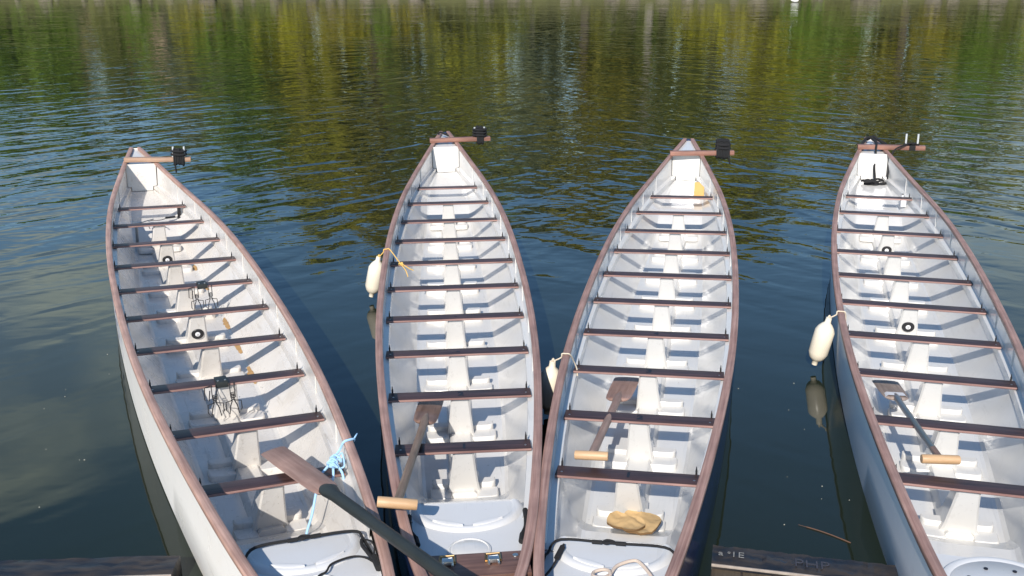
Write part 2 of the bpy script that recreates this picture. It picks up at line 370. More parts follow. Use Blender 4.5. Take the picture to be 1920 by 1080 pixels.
# ------------------------------------------------------------------ water, with the boats' waterlines cut out of the sheet
def make_water():
    bm = bmesh.new(); edges = []
    def loop(pts):
        vs = [bm.verts.new(p) for p in pts]
        for a, b in zip(vs, vs[1:] + vs[:1]): edges.append(bm.edges.new((a, b)))
    loop([(-220, -30, 0), (220, -30, 0), (220, 140, 0), (-220, 140, 0)])
    for i in BOATS:
        mx = boat_matrix(i)
        us = [u for u in np.linspace(-1.6, 8.4, 70) if Kf(u) < -.012 and water_half(u) > .03]
        L = [mx @ Vector((-(water_half(u) - .006), u, 0)) for u in us]; Rr = [mx @ Vector((water_half(u) - .006, u, 0)) for u in us]
        loop([(p.x, p.y, 0) for p in L + Rr[::-1]])
    bmesh.ops.triangle_fill(bm, use_beauty=True, use_dissolve=False, edges=edges)
    bmesh.ops.recalc_face_normals(bm, faces=bm.faces)
    if sum(f.normal.z for f in bm.faces) < 0: bmesh.ops.reverse_faces(bm, faces=bm.faces)
    me = bpy.data.meshes.new('water'); bm.to_mesh(me); bm.free()
    o = bpy.data.objects.new('water', me); COL.objects.link(o); o['kind'] = 'structure'
    m, n, l, p = new_mat('lake_water')
    geo = n.new('ShaderNodeTexCoord'); sep = n.new('ShaderNodeSeparateXYZ'); l.new(geo.outputs['Object'], sep.inputs[0])
    def mth(op, a, b=None, c=None):
        q = n.new('ShaderNodeMath'); q.operation = op
        for s, v in enumerate((a, b, c)):
            if v is None: continue
            if isinstance(v, (int, float)): q.inputs[s].default_value = v
            else: l.new(v, q.inputs[s])
        return q.outputs[0]
    def nz(scale, rot, sc, detail=2, dist=0.0, rough=.5):
        vr = n.new('ShaderNodeVectorRotate'); vr.rotation_type = 'Z_AXIS'; vr.inputs['Angle'].default_value = -rot; l.new(geo.outputs['Object'], vr.inputs['Vector'])
        mp = n.new('ShaderNodeMapping'); mp.inputs['Scale'].default_value = sc
        l.new(vr.outputs[0], mp.inputs['Vector'])
        t = n.new('ShaderNodeTexNoise'); t.inputs['Scale'].default_value = scale; t.inputs['Detail'].default_value = detail
        t.inputs['Distortion'].default_value = dist; t.inputs['Roughness'].default_value = rough
        l.new(mp.outputs[0], t.inputs['Vector']); return t.outputs['Fac']
    def mr(v, a, b, c, d):
        q = n.new('ShaderNodeMapRange'); q.interpolation_type = 'SMOOTHSTEP'
        for k, x in zip(('From Min', 'From Max', 'To Min', 'To Max'), (a, b, c, d)): q.inputs[k].default_value = x
        l.new(v, q.inputs['Value']); return q.outputs[0]
    r1 = nz(1.25, .85, (.62, 1.7, 1), 1.6, .5)         # two sets of wind ripples crossing the lake
    r2 = nz(1.35, -.75, (.62, 1.6, 1), 1.6, .5)
    r4 = nz(4.2, .1, (.8, 1.5, 1), 1.5, .3)
    r3 = nz(.5, .2, (1.0, 1.8, 1), 1, .3)            # slow swell
    left = mr(mth('ADD', sep.outputs['X'], mth('MULTIPLY', nz(.16, 0, (1, 1, 1), 1), 6.0)), 0.0, 7.0, 1.0, .25)
    right = mth('SUBTRACT', 1.25, left)
    h = mth('ADD', mth('ADD', mth('MULTIPLY', r1, left), mth('MULTIPLY', r2, right)), mth('ADD', mth('MULTIPLY', r3, .5), mth('MULTIPLY', r4, .14)))
    # the ripples die down towards the sheltered water by the pontoon
    far = mth('MULTIPLY', mr(sep.outputs['Y'], 7.2, 14.0, .10, 1.0), mr(sep.outputs['Y'], 14.0, 34.0, 1.0, .50))
    gust = mr(nz(.11, 0, (1, 1.6, 1), 2), .35, .65, .7, 1.15)
    h = mth('MULTIPLY', mth('MULTIPLY', h, far), gust)
    bp = n.new('ShaderNodeBump'); bp.inputs['Strength'].default_value = 1.0; bp.inputs['Distance'].default_value = WATER_AMP
    l.new(h, bp.inputs['Height']); l.new(bp.outputs[0], p.inputs['Normal'])
    murk = n.new('ShaderNodeMix'); murk.data_type = 'RGBA'
    murk.inputs[6].default_value = (.015, .019, .010, 1); murk.inputs[7].default_value = (.011, .019, .014, 1)
    l.new(nz(.5, 0, (1, 1, 1), 4), murk.inputs['Factor']); l.new(murk.outputs[2], p.inputs['Base Color'])
    p.inputs['Roughness'].default_value = .03; p.inputs['IOR'].default_value = 1.333
    me.materials.append(m)
WATER_AMP = 0.047
make_water()

# ------------------------------------------------------------------ a dragon boat
def side_strip(fn, sgn, mat_mb, us=US):
    mat_mb.loft([[(sgn * x, u, z) for x, z in fn(u)] for u in us])
def make_boat(i, label, inner, outer, rail, arm_mat):
    x, y, th, pi_, ro = BOATS[i]
    root = empty('dragon_boat', (x, y, 0), (pi_, -ro, th))
    tag(root, label, 'boat', 'white dragon boats moored side by side')
    # outer skin
    mb = MB()
    mb.loft([[(-a, u, z) for a, z in outer_sec(u)] + [(a, u, z) for a, z in outer_sec(u)[::-1][1:]] for u in US])
    for u in (U0, U1):
        s = outer_sec(u); pts = [(-a, u, z) for a, z in s] + [(a, u, z) for a, z in s[::-1][1:]]
        mb.add(pts, [tuple(range(len(pts)))])
    mb.build('hull', outer, root)
    # inner liner from bow bulkhead to stern bulkhead
    mb = MB()
    ui = [u for u in US if -.70 <= u <= UP + .02]; ui = [-.70] + [u for u in ui if u > -.69] 
    secs = []
    for u in ui:
        s = inner_sec(u); secs.append([(-a, u, z) for a, z in s] + [(a, u, z) for a, z in s[::-1][1:]])
    mb.loft(secs)
    # upright ribs between ledge and rail, midway between benches
    for k in range(10):
        u = .75 * k + .375
        if u > 7.2: continue
        for sg in (-1, 1):
            W = Wf(u); z0 = Bf(u) - .02; z1 = Zf(u) - .02
            mb.box((sg * (W - .043), u, (z0 + z1) / 2), (.007, .008, z1 - z0), chamfer=.002)
    o = mb.build('hull_liner', inner, root, sharp=14)
    # rails
    for sg in (-1, 1):
        mb = MB(); secs = []
        for u in US:
            W = Wf(u); Z = Zf(u); w = min(.046, W * .62); d = .004
            sec = [(W - d, Z), (W, Z - d), (W, Z - .026), (W - .004, Z - .03), (W - w, Z - .03), (W - w - .001, Z - d), (W - w + d, Z)]
            secs.append([(sg * a, u, z) for a, z in sec])
        mb.loft(secs, closed=True, cap=True)
        g = mb.build('gunwale', rail, root, sharp=50)
        at = g.data.attributes.new('grain', 'FLOAT_VECTOR', 'POINT')
        at.data.foreach_set('vector', [q for v in g.data.vertices for q in (v.co.x - sg * Wf(v.co.y) + sg * .37, v.co.y, v.co.z - Zf(v.co.y))])
    # stern bulkhead and tip deck
    mb = MB(); s = inner_sec(UP); Z = Zf(UP)
    hw = Wf(UP) - .04
    nrow = []
    for t in (0, 1):
        pass
    top = Z - .012; F = Ff(UP)
    prof = [(x_ + .003, UP - .05 * (1 - max(0, min(1, (z_ - F) / (top - F)))), z_) for x_, z_ in s[:-1]]
    pl = [(-a, b_, c_) for a, b_, c_ in prof] + prof[::-1]; mb.add(pl, [tuple(range(len(pl)))])
    secs = [[(-(Wf(u) - .03), u, Zf(u) - .036), (0, u, Zf(u) - .030), (Wf(u) - .03, u, Zf(u) - .036)] for u in np.linspace(UP, U1 - .005, 8)]
    mb.loft(secs)
    sp = mb.build('stern_panel', inner, root, fix=False)
    # faint emblem on the stern bulkhead
    if i != 4:
        mb = MB(); c = Vector((0 if i != 1 else -.01, UP - .022, (top + F) / 2 + .01)); n_ = 20
        tilt = Matrix.Rotation(math.atan2(.05, top - F), 3, 'X')
        def on_panel(px, pz): 
            t = (c.z + pz - F) / (top - F); return (c.x + px, UP - .05 * (1 - t) - .003, c.z + pz)
        ring = []
        for k in range(n_ + 1):
            t = 2 * math.pi * k / n_; ring.append([on_panel(.055 * math.cos(t), .055 * math.sin(t)), on_panel(.044 * math.cos(t), .044 * math.sin(t))])
        mb.loft(ring)
        for k in range(3):
            t0 = k * 2.1
            mb.loft([[on_panel(.006 * math.cos(t0 + 1.5) + r_ * math.cos(t0 + r_ * 14), r_ * math.sin(t0 + r_ * 14)), on_panel(-.006 * math.cos(t0) + r_ * math.cos(t0 + r_ * 14), .006 + r_ * math.sin(t0 + r_ * 14))] for r_ in (.005, .015, .025, .035)])
        mb.build('emblem', M['pink_ink'], sp, fix=False)
    # low spine along the floor with a pedestal under every bench
    mb = MB(); secs = []; so = 0.0
    for u in [.06, .10] + list(np.linspace(.3, 6.05, 24)) + [6.25]:
        F = Ff(u) - .004; zt = F + .060
        secs.append([(-.085, u, F), (-.066, u, zt - .01), (-.055, u, zt), (.055, u, zt), (.066, u, zt - .01), (.085, u, F)])
    mb.loft(secs, cap=True)
    for k in range(9):
        u = .75 * k; F = Ff(u) - .004; zb = Bf(u) - .0205
        st = []
        for t, hw_, y0, y1 in ((0, .096, .095, .34), (.06, .086, .088, .30), (.25, .078, .062, .24), (.6, .066, .020, .17), (.94, .056, -.024, .10), (1.0, .052, -.030, .08)):
            z = F + (zb - F) * t; e = .010
            st.append([(-hw_, u + y0 + e, z), (-hw_ + e, u + y0, z), (hw_ - e, u + y0, z), (hw_, u + y0 + e, z), (hw_ - .008, u + y1, z), (-hw_ + .008, u + y1, z)])
        mb.loft(st, closed=True, cap=True)
    spine = mb.build('spine', inner, root, sharp=40)
    # moulded foot rests, two steps each, beside the spine
    for k in range(9):
        for sg in (-1, 1):
            u = .75 * k + .03; F = Ff(u + .1) - .004; vo = min(.235, Wf(u) * .44)
            mb = MB()
            def blk(u0, u1, v1, h):
                x0 = so + sg * .066; ol = [(x0, u0), (sg * (v1 - .03), u0), (sg * (v1 - .009), u0 + .012), (sg * v1, u0 + .035), (sg * v1, u1), (x0, u1)]
                if sg < 0: ol = ol[::-1]
                mb.prism(ol, F, F + h, inset=.008)
            blk(u, u + .115, vo, .045); blk(u + .112, u + .18, vo - .012, .072)
            mb.build('footrest', inner, root, sharp=45)
    # benches
    for k in range(10):
        u = .75 * k; w = BW[k] - .004; zt = .30 + BK[k]
        mb = MB(); mb.box((0, 0, -.0085), (2 * w, .108, .017), chamfer=.0025)
        # the front edge takes a paler wood, sunlight put into its colour
        for fi, f in enumerate(mb.f):
            cy = sum(mb.v[q][1] for q in f) / len(f); nzv = max(mb.v[q][2] for q in f) - min(mb.v[q][2] for q in f)
            if cy < -.050 and nzv > .002: mb.m[fi] = 1
        b = mb.build('bench', [M['bench'], M['bench_edge']], root, sharp=50)
        b.location = (0, u, zt); b.rotation_euler = (random.uniform(-.01, .01), 0, random.uniform(-.004, .004))
        for sg in (-1, 1):
            c = MB(); c.box((sg * (w - .022), .060, .005), (.011, .010, .036), chamfer=.004)
            c.tube([(sg * (w - .022), .060, .02), (sg * (w - .022), .059, .042)], [.0045, .0015], n=6, smooth=False)
            c.build('clip', M['black'], b)
        for sg in (-1, 1):
            sc = MB(); sc.lathe([(.006, 0), (.006, .002), (.003, .003)], 8, Matrix.Translation((sg * (w - .03), -.015, -.0002)))
            sc.build('screw', M['metal'], b)
        if i in (2, 3) and k < 4:
            text_part('numeral', str(k + 1) if (i == 3 or k < 2) else '-', .075 if k < 3 else .06, (.005, -.002, .0005), (0, 0, 0), M['ink_dark'], b, bold=.003)
    # bow deck
    ZD = .322; FR = {1: -.63, 2: -.602, 3: -.645, 4: -.60}[i]
    mb = MB()
    ud = np.linspace(-.68, U0 + .02, 14)
    secs = [[(-(Wf(u) - .03), u, ZD), (0, u, ZD), (Wf(u) - .03, u, ZD)] for u in ud]
    mb.loft(secs)
    hw = Wf(-.68) - .035
    mb.loft([[(hw * t, -.68, ZD) for t in np.linspace(-1, 1, 9)], [(hw * t, -.668, ZD - .012) for t in np.linspace(-1, 1, 9)], [(hw * t * .9, -.66, -.03) for t in np.linspace(-1, 1, 9)]])
    deck = mb.build('bow_deck', M['deck'], root, fix=False)
    if i != 4:
        mb = MB()
        def dshape(a, b_, n_=28, front=FR):
            pts = [(-a, front), (-a * 1.03, front - .03)]
            for k in range(n_ + 1):
                t = math.pi * (1 + k / n_); pts.append((a * 1.04 * math.cos(t), front - .05 + b_ * math.sin(t)))
            pts += [(a * 1.03, front - .03), (a, front)]
            return pts
        ol = dshape(.245, .20)
        n_ = len(ol)
        def ring(sc, z, dy=0): return [((x) * sc, FR + (y - FR) * sc + dy, z) for x, y in ol]
        mb.loft([ring(1.05, ZD - .03 if False else ZD + .0005), ring(1.0, ZD + .014), ring(.93, ZD + .018), ring(.86, ZD + .012)], closed=True)
        mb.add(ring(.86, ZD + .012), [tuple(range(n_))])
        for sg in (-1, 1):     # two crescent grips in the rim
            ou, inn_ = [], []
            for k in range(13):
                q = k / 12; t = R(270 + sg * (6 + q * 40)); th_ = .034 * math.sin(math.pi * min(1, q * .9 + .06)) ** .5
                ou.append((.250 * .92 * math.cos(t), FR - .05 + .20 * .93 * math.sin(t)))
                inn_.append(((.250 * .92 - th_) * math.cos(t), FR - .05 + (.20 * .93 - th_) * math.sin(t)))
            ol_ = ou + inn_[::-1]
            n2 = len(ou)
            mb.loft([[(ou[k][0], ou[k][1], ZD + .012), (ou[k][0] * .985, ou[k][1] + .003, ZD + .022), ((ou[k][0] + inn_[k][0]) / 2, (ou[k][1] + inn_[k][1]) / 2, ZD + .026), (inn_[k][0] * 1.01, inn_[k][1] - .002, ZD + .024), (inn_[k][0], inn_[k][1], ZD + .010)] for k in range(n2)])
        hat = mb.build('hatch_cover', M['deck'], deck, sharp=40)
        mb = MB(); mb.lathe([(.098, ZD), (.097, ZD + .008), (.088, ZD + .011), (.084, ZD + .007), (.078, ZD + .010), (.02, ZD + .013)], 32, Matrix.Translation((.0, -1.02, 0)))
        mb.build('round_cap', M['white3'], deck, sharp=40)
    else:
        mb = MB(); mb.lathe([(.262, ZD), (.258, ZD + .012), (.240, ZD + .016), (.225, ZD + .010), (.215, ZD + .017), (.03, ZD + .026)], 48, Matrix.Translation((.02, -.93, 0)))
        rnd = mb.build('round_hatch', M['deck'], deck, sharp=40)
        mb = MB()
        for k in range(8):
            t = R(k * 45 + 70); mb.lathe([(.009, 0), (.009, .004), (.005, .006)], 8, Matrix.Translation((.02 + .15 * math.cos(t), -.93 + .15 * math.sin(t), ZD + .021)))
        mb.build('bolt', M['ink_dark'], rnd)
        mb = MB(); mb.box((-.283, -.78, ZD + .012), (.03, .05, .024), chamfer=.005); mb.tube([(-.285, -.765, ZD + .02), (-.285, -.765, ZD + .034)], .009, n=8, mat=1)
        mb.build('deck_clip', [M['black'], M['pin']], deck)
    # steering arm across the stern with the two oar pins
    L, Rr = {1: ((-.172, 8.133), (.565, 7.994)), 2: ((-.194, 8.244), (.579, 8.297)), 3: ((-.194, 7.97), (.567, 8.065)), 4: ((-.18, 8.23), (.596, 8.303))}[i]
    L, Rr = Vector(L), Vector(Rr); mid = (L + Rr) / 2; ang = math.atan2(Rr.y - L.y, Rr.x - L.x); ln = (Rr - L).length
    za = max(Zf(L.y), Zf(L.y)) + .026
    a_rot = Euler((0, 0, ang))
    mb = MB(); mb.box((0, 0, 0), (ln, .085, .052), chamfer=.004)
    arm = mb.build('steering_arm', arm_mat, root, sharp=50); arm.location = (mid.x, mid.y, za); arm.rotation_euler = a_rot
    px = ln / 2 - {1: .135, 2: .135, 3: .135, 4: .155}[i]
    for sg in (-1, 1):
        p_ = MB(); q = .062 if i != 4 else .068
        p_.tube([(px + sg * q, 0, .026), (px + sg * q, 0, .150 if i != 4 else .165)], .0115, n=10, smooth=False)
        p_.tube([(px + sg * q, 0, .030), (px + sg * q, 0, .040)], .018, n=10, smooth=False)
        p_.build('oar_pin', M['pin'], arm)
    st = MB(); rnd_ = random.Random(i)
    if i == 4:
        st.box((px + .005, 0, 0), (.075, .092, .060), chamfer=.006)
        st.tube([(px - .085, -.01, .04), (px - .05, .02, .038), (px, -.02, .05), (px + .05, .02, .042), (px + .085, 0, .045)], .016, n=8)
        st.tube([(px - .068, .0, .028), (px - .068, .0, .05)], .020, n=8, smooth=False); st.tube([(px + .068, .0, .028), (px + .068, .0, .05)], .020, n=8, smooth=False)
    else:
        wid = {1: .115, 2: .085, 3: .155}[i]; top = {1: .115, 2: .15, 3: .155}[i]
        nw = int(wid / .017)
        for k in range(nw):                         # turns of webbing round pins and arm
            xx = px - wid / 2 + (k + .5) * wid / nw + rnd_.uniform(-.003, .003)
            a_ = top + rnd_.uniform(-.012, .006); bz = -.038 - rnd_.uniform(0, .022)
            st.tube([(xx, -.050, a_ - .02), (xx, -.020, a_), (xx, .022, a_), (xx + .002, .050, a_ - .02), (xx, .054, 0), (xx, .04, bz), (xx, -.046, bz - .004), (xx, -.056, 0), (xx, -.050, a_ - .02)], .0125, n=6)
        for zz in ((.06, .10) if i != 2 else (.05, .085, .12)):
            st.tube([(px - .085, -.0, zz), (px - .05, -.062, zz + .004), (px + .05, -.062, zz - .004), (px + .085, 0, zz), (px + .05, .06, zz), (px - .05, .06, zz), (px - .085, 0, zz)], .013, n=6)
        if i == 2:
            for sg in (-1, 1): st.tube([(px + sg * .062, 0, .03), (px + sg * .062, 0, .135)], .021, n=10, smooth=False)
        if i == 1: st.tube([(px - .045, -.055, -.02), (px - .04, -.06, -.09), (px - .035, -.058, -.15)], .010, n=6)
        if i == 3: st.tube([(px + .06, -.055, .0), (px + .068, -.062, -.06), (px + .085, -.06, -.13)], .010, n=6)
    st.build('strap', M['webbing'], arm)
    # drain caps on the spine
    if i in (1, 4):
        for k in (7, 4):
            cmx = Matrix.Translation((0, .75 * k + .034, Bf(.75 * k) - .185)) @ Matrix.Rotation(R(107), 4, 'X')
            mb = MB(); mb.lathe([(.046, -.004), (.046, .004), (.043, .008), (.026, .008), (.024, .004)], 24, cmx)
            cp = mb.build('drain_cap', M['black'], spine)
            mb = MB(); mb.lathe([(.019, .002), (.019, .009), (.015, .012)], 16, cmx); mb.lathe([(.006, .011), (.006, .0145)], 8, cmx, mat=1)
            mb.build('cap_button', [M['cap_white'], M['metal']], spine)
    return root, deck

labels = {1: 'grey-white dragon boat at far left with blue lettering along its white outer side',
          2: 'narrow navy-sided white dragon boat left of centre with a brown latched board on its bow',
          3: 'navy-sided white dragon boat right of centre with a crumpled tan cloth lying near its bow',
          4: 'pale grey hulled white dragon boat at far right with a round bow hatch'}
boats = {}; decks = {}
for i, inn, out, rl, am in ((1, M['white1'], M['hull1'], M['rail_light'], M['arm_pale']), (2, M['white2'], M['navy'], M['rail'], M['arm']),
                            (3, M['white3'], M['navy'], M['rail'], M['arm']), (4, M['white3'], M['hull4'], M['rail'], M['arm'])):
    boats[i], decks[i] = make_boat(i, labels[i], inn, out, rl, am)
BM = {i: boat_matrix(i) for i in BOATS}

# details that belong to single boats -------------------------------------------------
ZD = .322
def cord(name, pts, r, mat, parent, extra=None):
    mb = MB(); mb.tube(pts, r, n=6, smooth=True)
    if extra: extra(mb)
    return mb.build(name, mat, parent)
def buckle(mb, c, ang):
    ca, sa = math.cos(ang), math.sin(ang)
    def P(a, b, z=0): return (c[0] + a * ca - b * sa, c[1] + a * sa + b * ca, c[2] + z)
    mb.tube([P(-.075, 0), P(-.03, .0)], .010, n=8, smooth=False); mb.tube([P(.03, 0), P(.075, 0)], .010, n=8, smooth=False)
    mb.tube([P(-.03, 0), P(-.012, .014, .004), P(.015, .010, .004), P(.03, 0)], .006, n=6); mb.tube([P(-.03, 0), P(-.01, -.012, .002), P(.012, -.006, .006), P(.03, 0)], .006, n=6)
def ring_bolt(parent, x, y):
    mb = MB(); mb.tube([(x - .022, y, ZD + .004), (x + .022, y, ZD + .004)], .004, n=6, smooth=False)
    mb.tube([(x, y - .01, ZD), (x, y - .008, ZD + .02), (x, y + .008, ZD + .02), (x, y + .01, ZD)], .0035, n=6)
    mb.build('deck_eye', M['metal'], parent)
zc = ZD + .026
cord('bungee_cord', [(-.292, -1.02, ZD + .01), (-.285, -.80, zc), (-.276, -.765, zc), (-.235, -.665, zc + .012), (0, -.655, zc + .008), (.225, -.66, zc + .012), (.278, -.73, zc), (.276, -.80, ZD + .012), (.262, -1.0, ZD + .012)], .006, M['webbing'], decks[3], lambda mb: buckle(mb, (-.02, -.656, zc + .009), .02)).location = (0, -.045, 0)
cord('bungee_cord', [(-.282, -.98, ZD + .012), (-.24, -.86, ZD + .02), (-.215, -.70, zc + .01)], .0055, M['webbing'], decks[3], lambda mb: mb.tube([(-.232, -.80, zc), (-.218, -.72, zc + .008)], .013, n=8, smooth=False)).location = (0, -.045, 0)
cord('bungee_cord', [(-.30, -1.15, ZD + .015), (-.268, -.80, zc), (-.262, -.755, zc), (-.20, -.665, zc + .012), (0, -.655, zc + .01), (.235, -.675, zc + .012), (.268, -.74, zc), (.272, -.95, zc - .01)], .007, M['webbing'], decks[1], lambda mb: buckle(mb, (.02, -.655, zc + .010), .01))
cord('bungee_cord', [(.262, -.95, zc), (.235, -.885, ZD + .022), (.18, -.86, ZD + .022), (.09, -.885, ZD + .022), (.05, -.94, ZD + .022), (.015, -.96, ZD + .022), (-.04, -1.02, ZD + .012)], .005, M['webbing'], decks[1], lambda mb: (mb.tube([(.272, -.90, zc), (.268, -.99, zc - .005)], .016, n=8, smooth=False), mb.tube([(.262, -.74, zc), (.285, -.80, zc + .02), (.285, -.86, zc + .02), (.262, -.92, zc)], .004, n=6), mb.tube([(.262, -.74, zc), (.245, -.80, zc + .01), (.25, -.86, zc + .01), (.262, -.92, zc)], .009, n=6)))
for sg, a, b in ((-1, (-.272, -.755), (-.238, -.975)), (1, (.272, -.745), (.242, -.985))):
    cord('bungee_cord', [(a[0], a[1], ZD + .03), (a[0] - sg * .002, a[1] - .02, ZD + .035), ((a[0] + b[0]) / 2 + sg * .006, (a[1] + b[1]) / 2, ZD + .022), (b[0], b[1] + .05, ZD + .022), (b[0] - sg * .004, b[1], ZD + .02)], .009, M['webbing'], decks[2],
         lambda mb: (mb.tube([(b[0], b[1] + .05, ZD + .022), (b[0] - sg * .008, b[1] - .01, ZD + .02)], [.012, .020, .014], n=8, smooth=False), mb.tube([(a[0], a[1] + .01, ZD + .03), (a[0], a[1] - .06, ZD + .03)], .013, n=8, smooth=False)))
for i in (1, 2, 3):
    for sg in (-1, 1): ring_bolt(decks[i], sg * .278, -.752)
ring_bolt(decks[3], -.288, -.985); ring_bolt(decks[2], .245, -.965); ring_bolt(decks[2], -.245, -.965)

# latched board on the second boat's bow
mb = MB(); mb.box((0, 0, 0), (.47, .17, .028), chamfer=.003)
bd = mb.build('bow_board', M['board'], boats[2]); bd.location = (.008, -1.33, .435); bd.rotation_euler = (0, 0, .02)
for sg in (-1, 1):
    mb = MB(); X = sg * .095 - .01
    mb.box((X, .032, .0175), (.07, .052, .007), chamfer=.003)
    mb.tube([(X - .03, .01, .022), (X - .03, .055, .026), (X + .03, .055, .026), (X + .03, .01, .022)], .0045, n=6, smooth=False)
    mb.box((X, .004, .030), (.046, .03, .018), mat=1, chamfer=.004); mb.tube([(X - .02, -.03, .03), (X - .02, .02, .035), (X + .02, .02, .035), (X + .02, -.03, .03)], .005, n=6, mat=1, smooth=False)
    mb.build('latch', [M['brass'], M['metal']], bd)
    mb = MB(); mb.lathe([(.013, 0), (.012, .003), (.005, .005)], 12, Matrix.Translation((sg * .18, .05, .0138))); mb.build('screw', M['metal'], bd)
# side blocks that carry the board
mb = MB()
for sg in (-1, 1): mb.box((sg * .16, -1.33, (ZD + .421) / 2), (.05, .12, .421 - ZD), chamfer=.002)
mb.build('board_block', M['board'], boats[2])

# blue lettering on the first boat's outer side: worn, brush-like strokes
mb = MB(); rnd = random.Random(3)
def side_pt(u, f, off=.003):
    s = outer_sec(u); z = s[3][1] + (s[0][1] - s[3][1]) * f; 
    xs = np.interp(z, [q[1] for q in s[:4]][::-1], [q[0] for q in s[:4]][::-1]); return (-(xs + off), u, z)
u = 3.95
for li in range(9):
    lw = .11; kind = li % 5
    if li == 3 or li == 7: u -= .05
    st_ = {0: [[(0, .1), (0, .9)], [(0, .9), (1, .9)], [(0, .5), (.8, .5)], [(0, .1), (1, .1)]], 1: [[(0, .9), (.5, .1)], [(.5, .1), (1, .9)]],
           2: [[(0, .1), (0, .9)], [(0, .9), (1, .15)], [(1, .1), (1, .9)]], 3: [[(.5, .1), (.5, .9)], [(0, .9), (1, .9)]],
           4: [[(0, .1), (.5, .9)], [(.5, .9), (1, .1)], [(.25, .45), (.75, .45)]]}[kind]
    for a, b in st_:
        pts = [(a[0] + (b[0] - a[0]) * t / 5, a[1] + (b[1] - a[1]) * t / 5) for t in range(6)]
        if rnd.random() < .12: continue
        L_ = []
        for px_, pf in pts:
            j = rnd.uniform(-.01, .01); w_ = .012 + rnd.uniform(-.006, .003)
            d = Vector((b[0] - a[0], b[1] - a[1])).normalized(); nx, nf = -d.y, d.x
            f0 = .28 + .55 * pf
            L_.append([side_pt(u - lw * px_ + nx * w_ + j * .3, f0 + nf * w_ * 4), side_pt(u - lw * px_ - nx * w_, f0 - nf * w_ * 4)])
        mb.loft(L_)
    u -= .155
mb.build('lettering', M['ink'], boats[1], fix=False)

# rusty water stains along the first boat's right-hand floor seam
mb = MB(); rnd = random.Random(5)
for u0, ln_ in ((2.2, .35), (2.85, .30), (3.45, .3), (4.6, .22), (5.3, .2)):
    L_ = []
    for k in range(9):
        u = u0 + ln_ * k / 8; c = inner_sec(u)[7]; w_ = (.012 + .018 * rnd.random()) * math.sin(math.pi * (k + .4) / 9)
        L_.append([(c[0] - .01 - w_, u, Ff(u) + .006), (c[0] + w_ * .3, u, c[1] + .004 + w_ * .25)])
    mb.loft(L_)
mb.build('rust_stain', M['rust'], boats[1], fix=False)
# small bracket and cable under the first boat's rear bench, a white one on the fourth
mb = MB(); mb.box((.27, 6.72, .25), (.035, .03, .09), chamfer=.004); mb.box((.27, 6.68, .20), (.05, .06, .014), chamfer=.003)
mb.tube([(.26, 6.66, .21), (.15, 6.62, .215), (.05, 6.60, .20), (-.05, 6.66, .19), (-.06, 6.72, .18)], .004, n=6); mb.tube([(.22, 6.66, .213), (.12, 6.62, .217)], .012, n=6)
mb.tube([(.10, 6.42, .16), (.08, 6.50, .165), (.0, 6.53, .17), (-.06, 6.49, .17), (-.06, 6.40, .16)], .004, n=6)
mb.build('bench_bracket', M['black'], boats[1])
mb = MB(); mb.box((-.20, 6.28, .15), (.028, .028, .20), chamfer=.004); mb.box((-.20, 6.28, .255), (.07, .05, .022), chamfer=.005); mb.tube([(-.19, 6.28, .25), (-.1, 6.32, .262), (-.02, 6.36, .27)], .006, n=6)
mb.build('floor_post', M['steel_shaft'], boats[1])
mb = MB(); mb.box((.255, 6.75, .265), (.055, .105, .075), chamfer=.006); mb.tube([(.255, 6.86, .19), (.255, 6.86, .33)], .012, n=8, smooth=False); mb.lathe([(.012, 0), (.012, .008)], 8, Matrix.Translation((.255, 6.86, .33)), mat=1)
mb.build('bench_bracket', [M['cap_white'], M['black']], boats[4])
for sg in (-1,):   # bow eye on second boat's stern tip
    mb = MB(); z = Zf(8.6) + .01
    mb.tube([(-.09, 8.62, z + .01), (-.05, 8.60, z + .03), (.0, 8.56, z + .012), (.045, 8.52, z + .0)], .013, n=8); mb.tube([(.0, 8.56, z + .01), (.03, 8.60, z + .012)], .009, n=8)
    mb.build('mooring_cleat', M['webbing'], boats[2])

# ------------------------------------------------------------------ black webbing rope on the fourth boat
mb = MB(); t4 = BM[4]
def w4(pts): return [t4 @ Vector(p) for p in pts]
zt = Zf(8.5)
mb.tube(w4([(-.12, 8.40, zt + .0), (-.07, 8.52, zt + .06), (.0, 8.56, zt + .07), (.06, 8.52, zt + .06), (.14, 8.36, zt + .01)]), .016, n=6)
mb.tube(w4([(-.05, 8.62, zt + .03), (.02, 8.56, zt + .075), (.07, 8.50, zt + .05), (.15, 8.42, zt + .02), (.165, 8.28, zt)]), .018, n=6)
mb.tube(w4([(.0, 8.50, zt + .06), (.035, 8.36, Zf(8.25) + .07), (.035, 8.20, Zf(8.2) + .068), (.03, 8.14, Zf(8.2) + .03), (.028, 8.10, .50), (.02, 8.02, .40), (.03, 7.93, .31), (.03, 7.86, .255)]), .017, n=6, flat=.6)
mb.tube(w4([(.44, 8.24, Zf(8.2) + .09), (.36, 8.20, Zf(8.2) + .075), (.24, 8.12, Zf(8.2) + .02), (.19, 8.02, .48), (.175, 7.92, .36), (.165, 7.85, .26), (.13, 7.82, .255)]), .010, n=6)
rnd = random.Random(11)
for k in range(6):
    cx, cy = rnd.uniform(-.06, .06), 7.80 + rnd.uniform(-.06, .06); a, b_ = rnd.uniform(.03, .07), rnd.uniform(.03, .07)
    mb.tube(w4([(cx + a * math.cos(t) * 1.2, cy + b_ * math.sin(t), .245 + .01 * k * .8 + .008 * math.sin(3 * t + k)) for t in np.linspace(0, 6.1, 9)]), .013, n=6)
mb.tube(w4([(.05, 7.80, .25), (.10, 7.78, .252), (.15, 7.80, .256), (.13, 7.84, .25), (.09, 7.82, .25)]), .013, n=6)
o = mb.build('rope', M['webbing'])
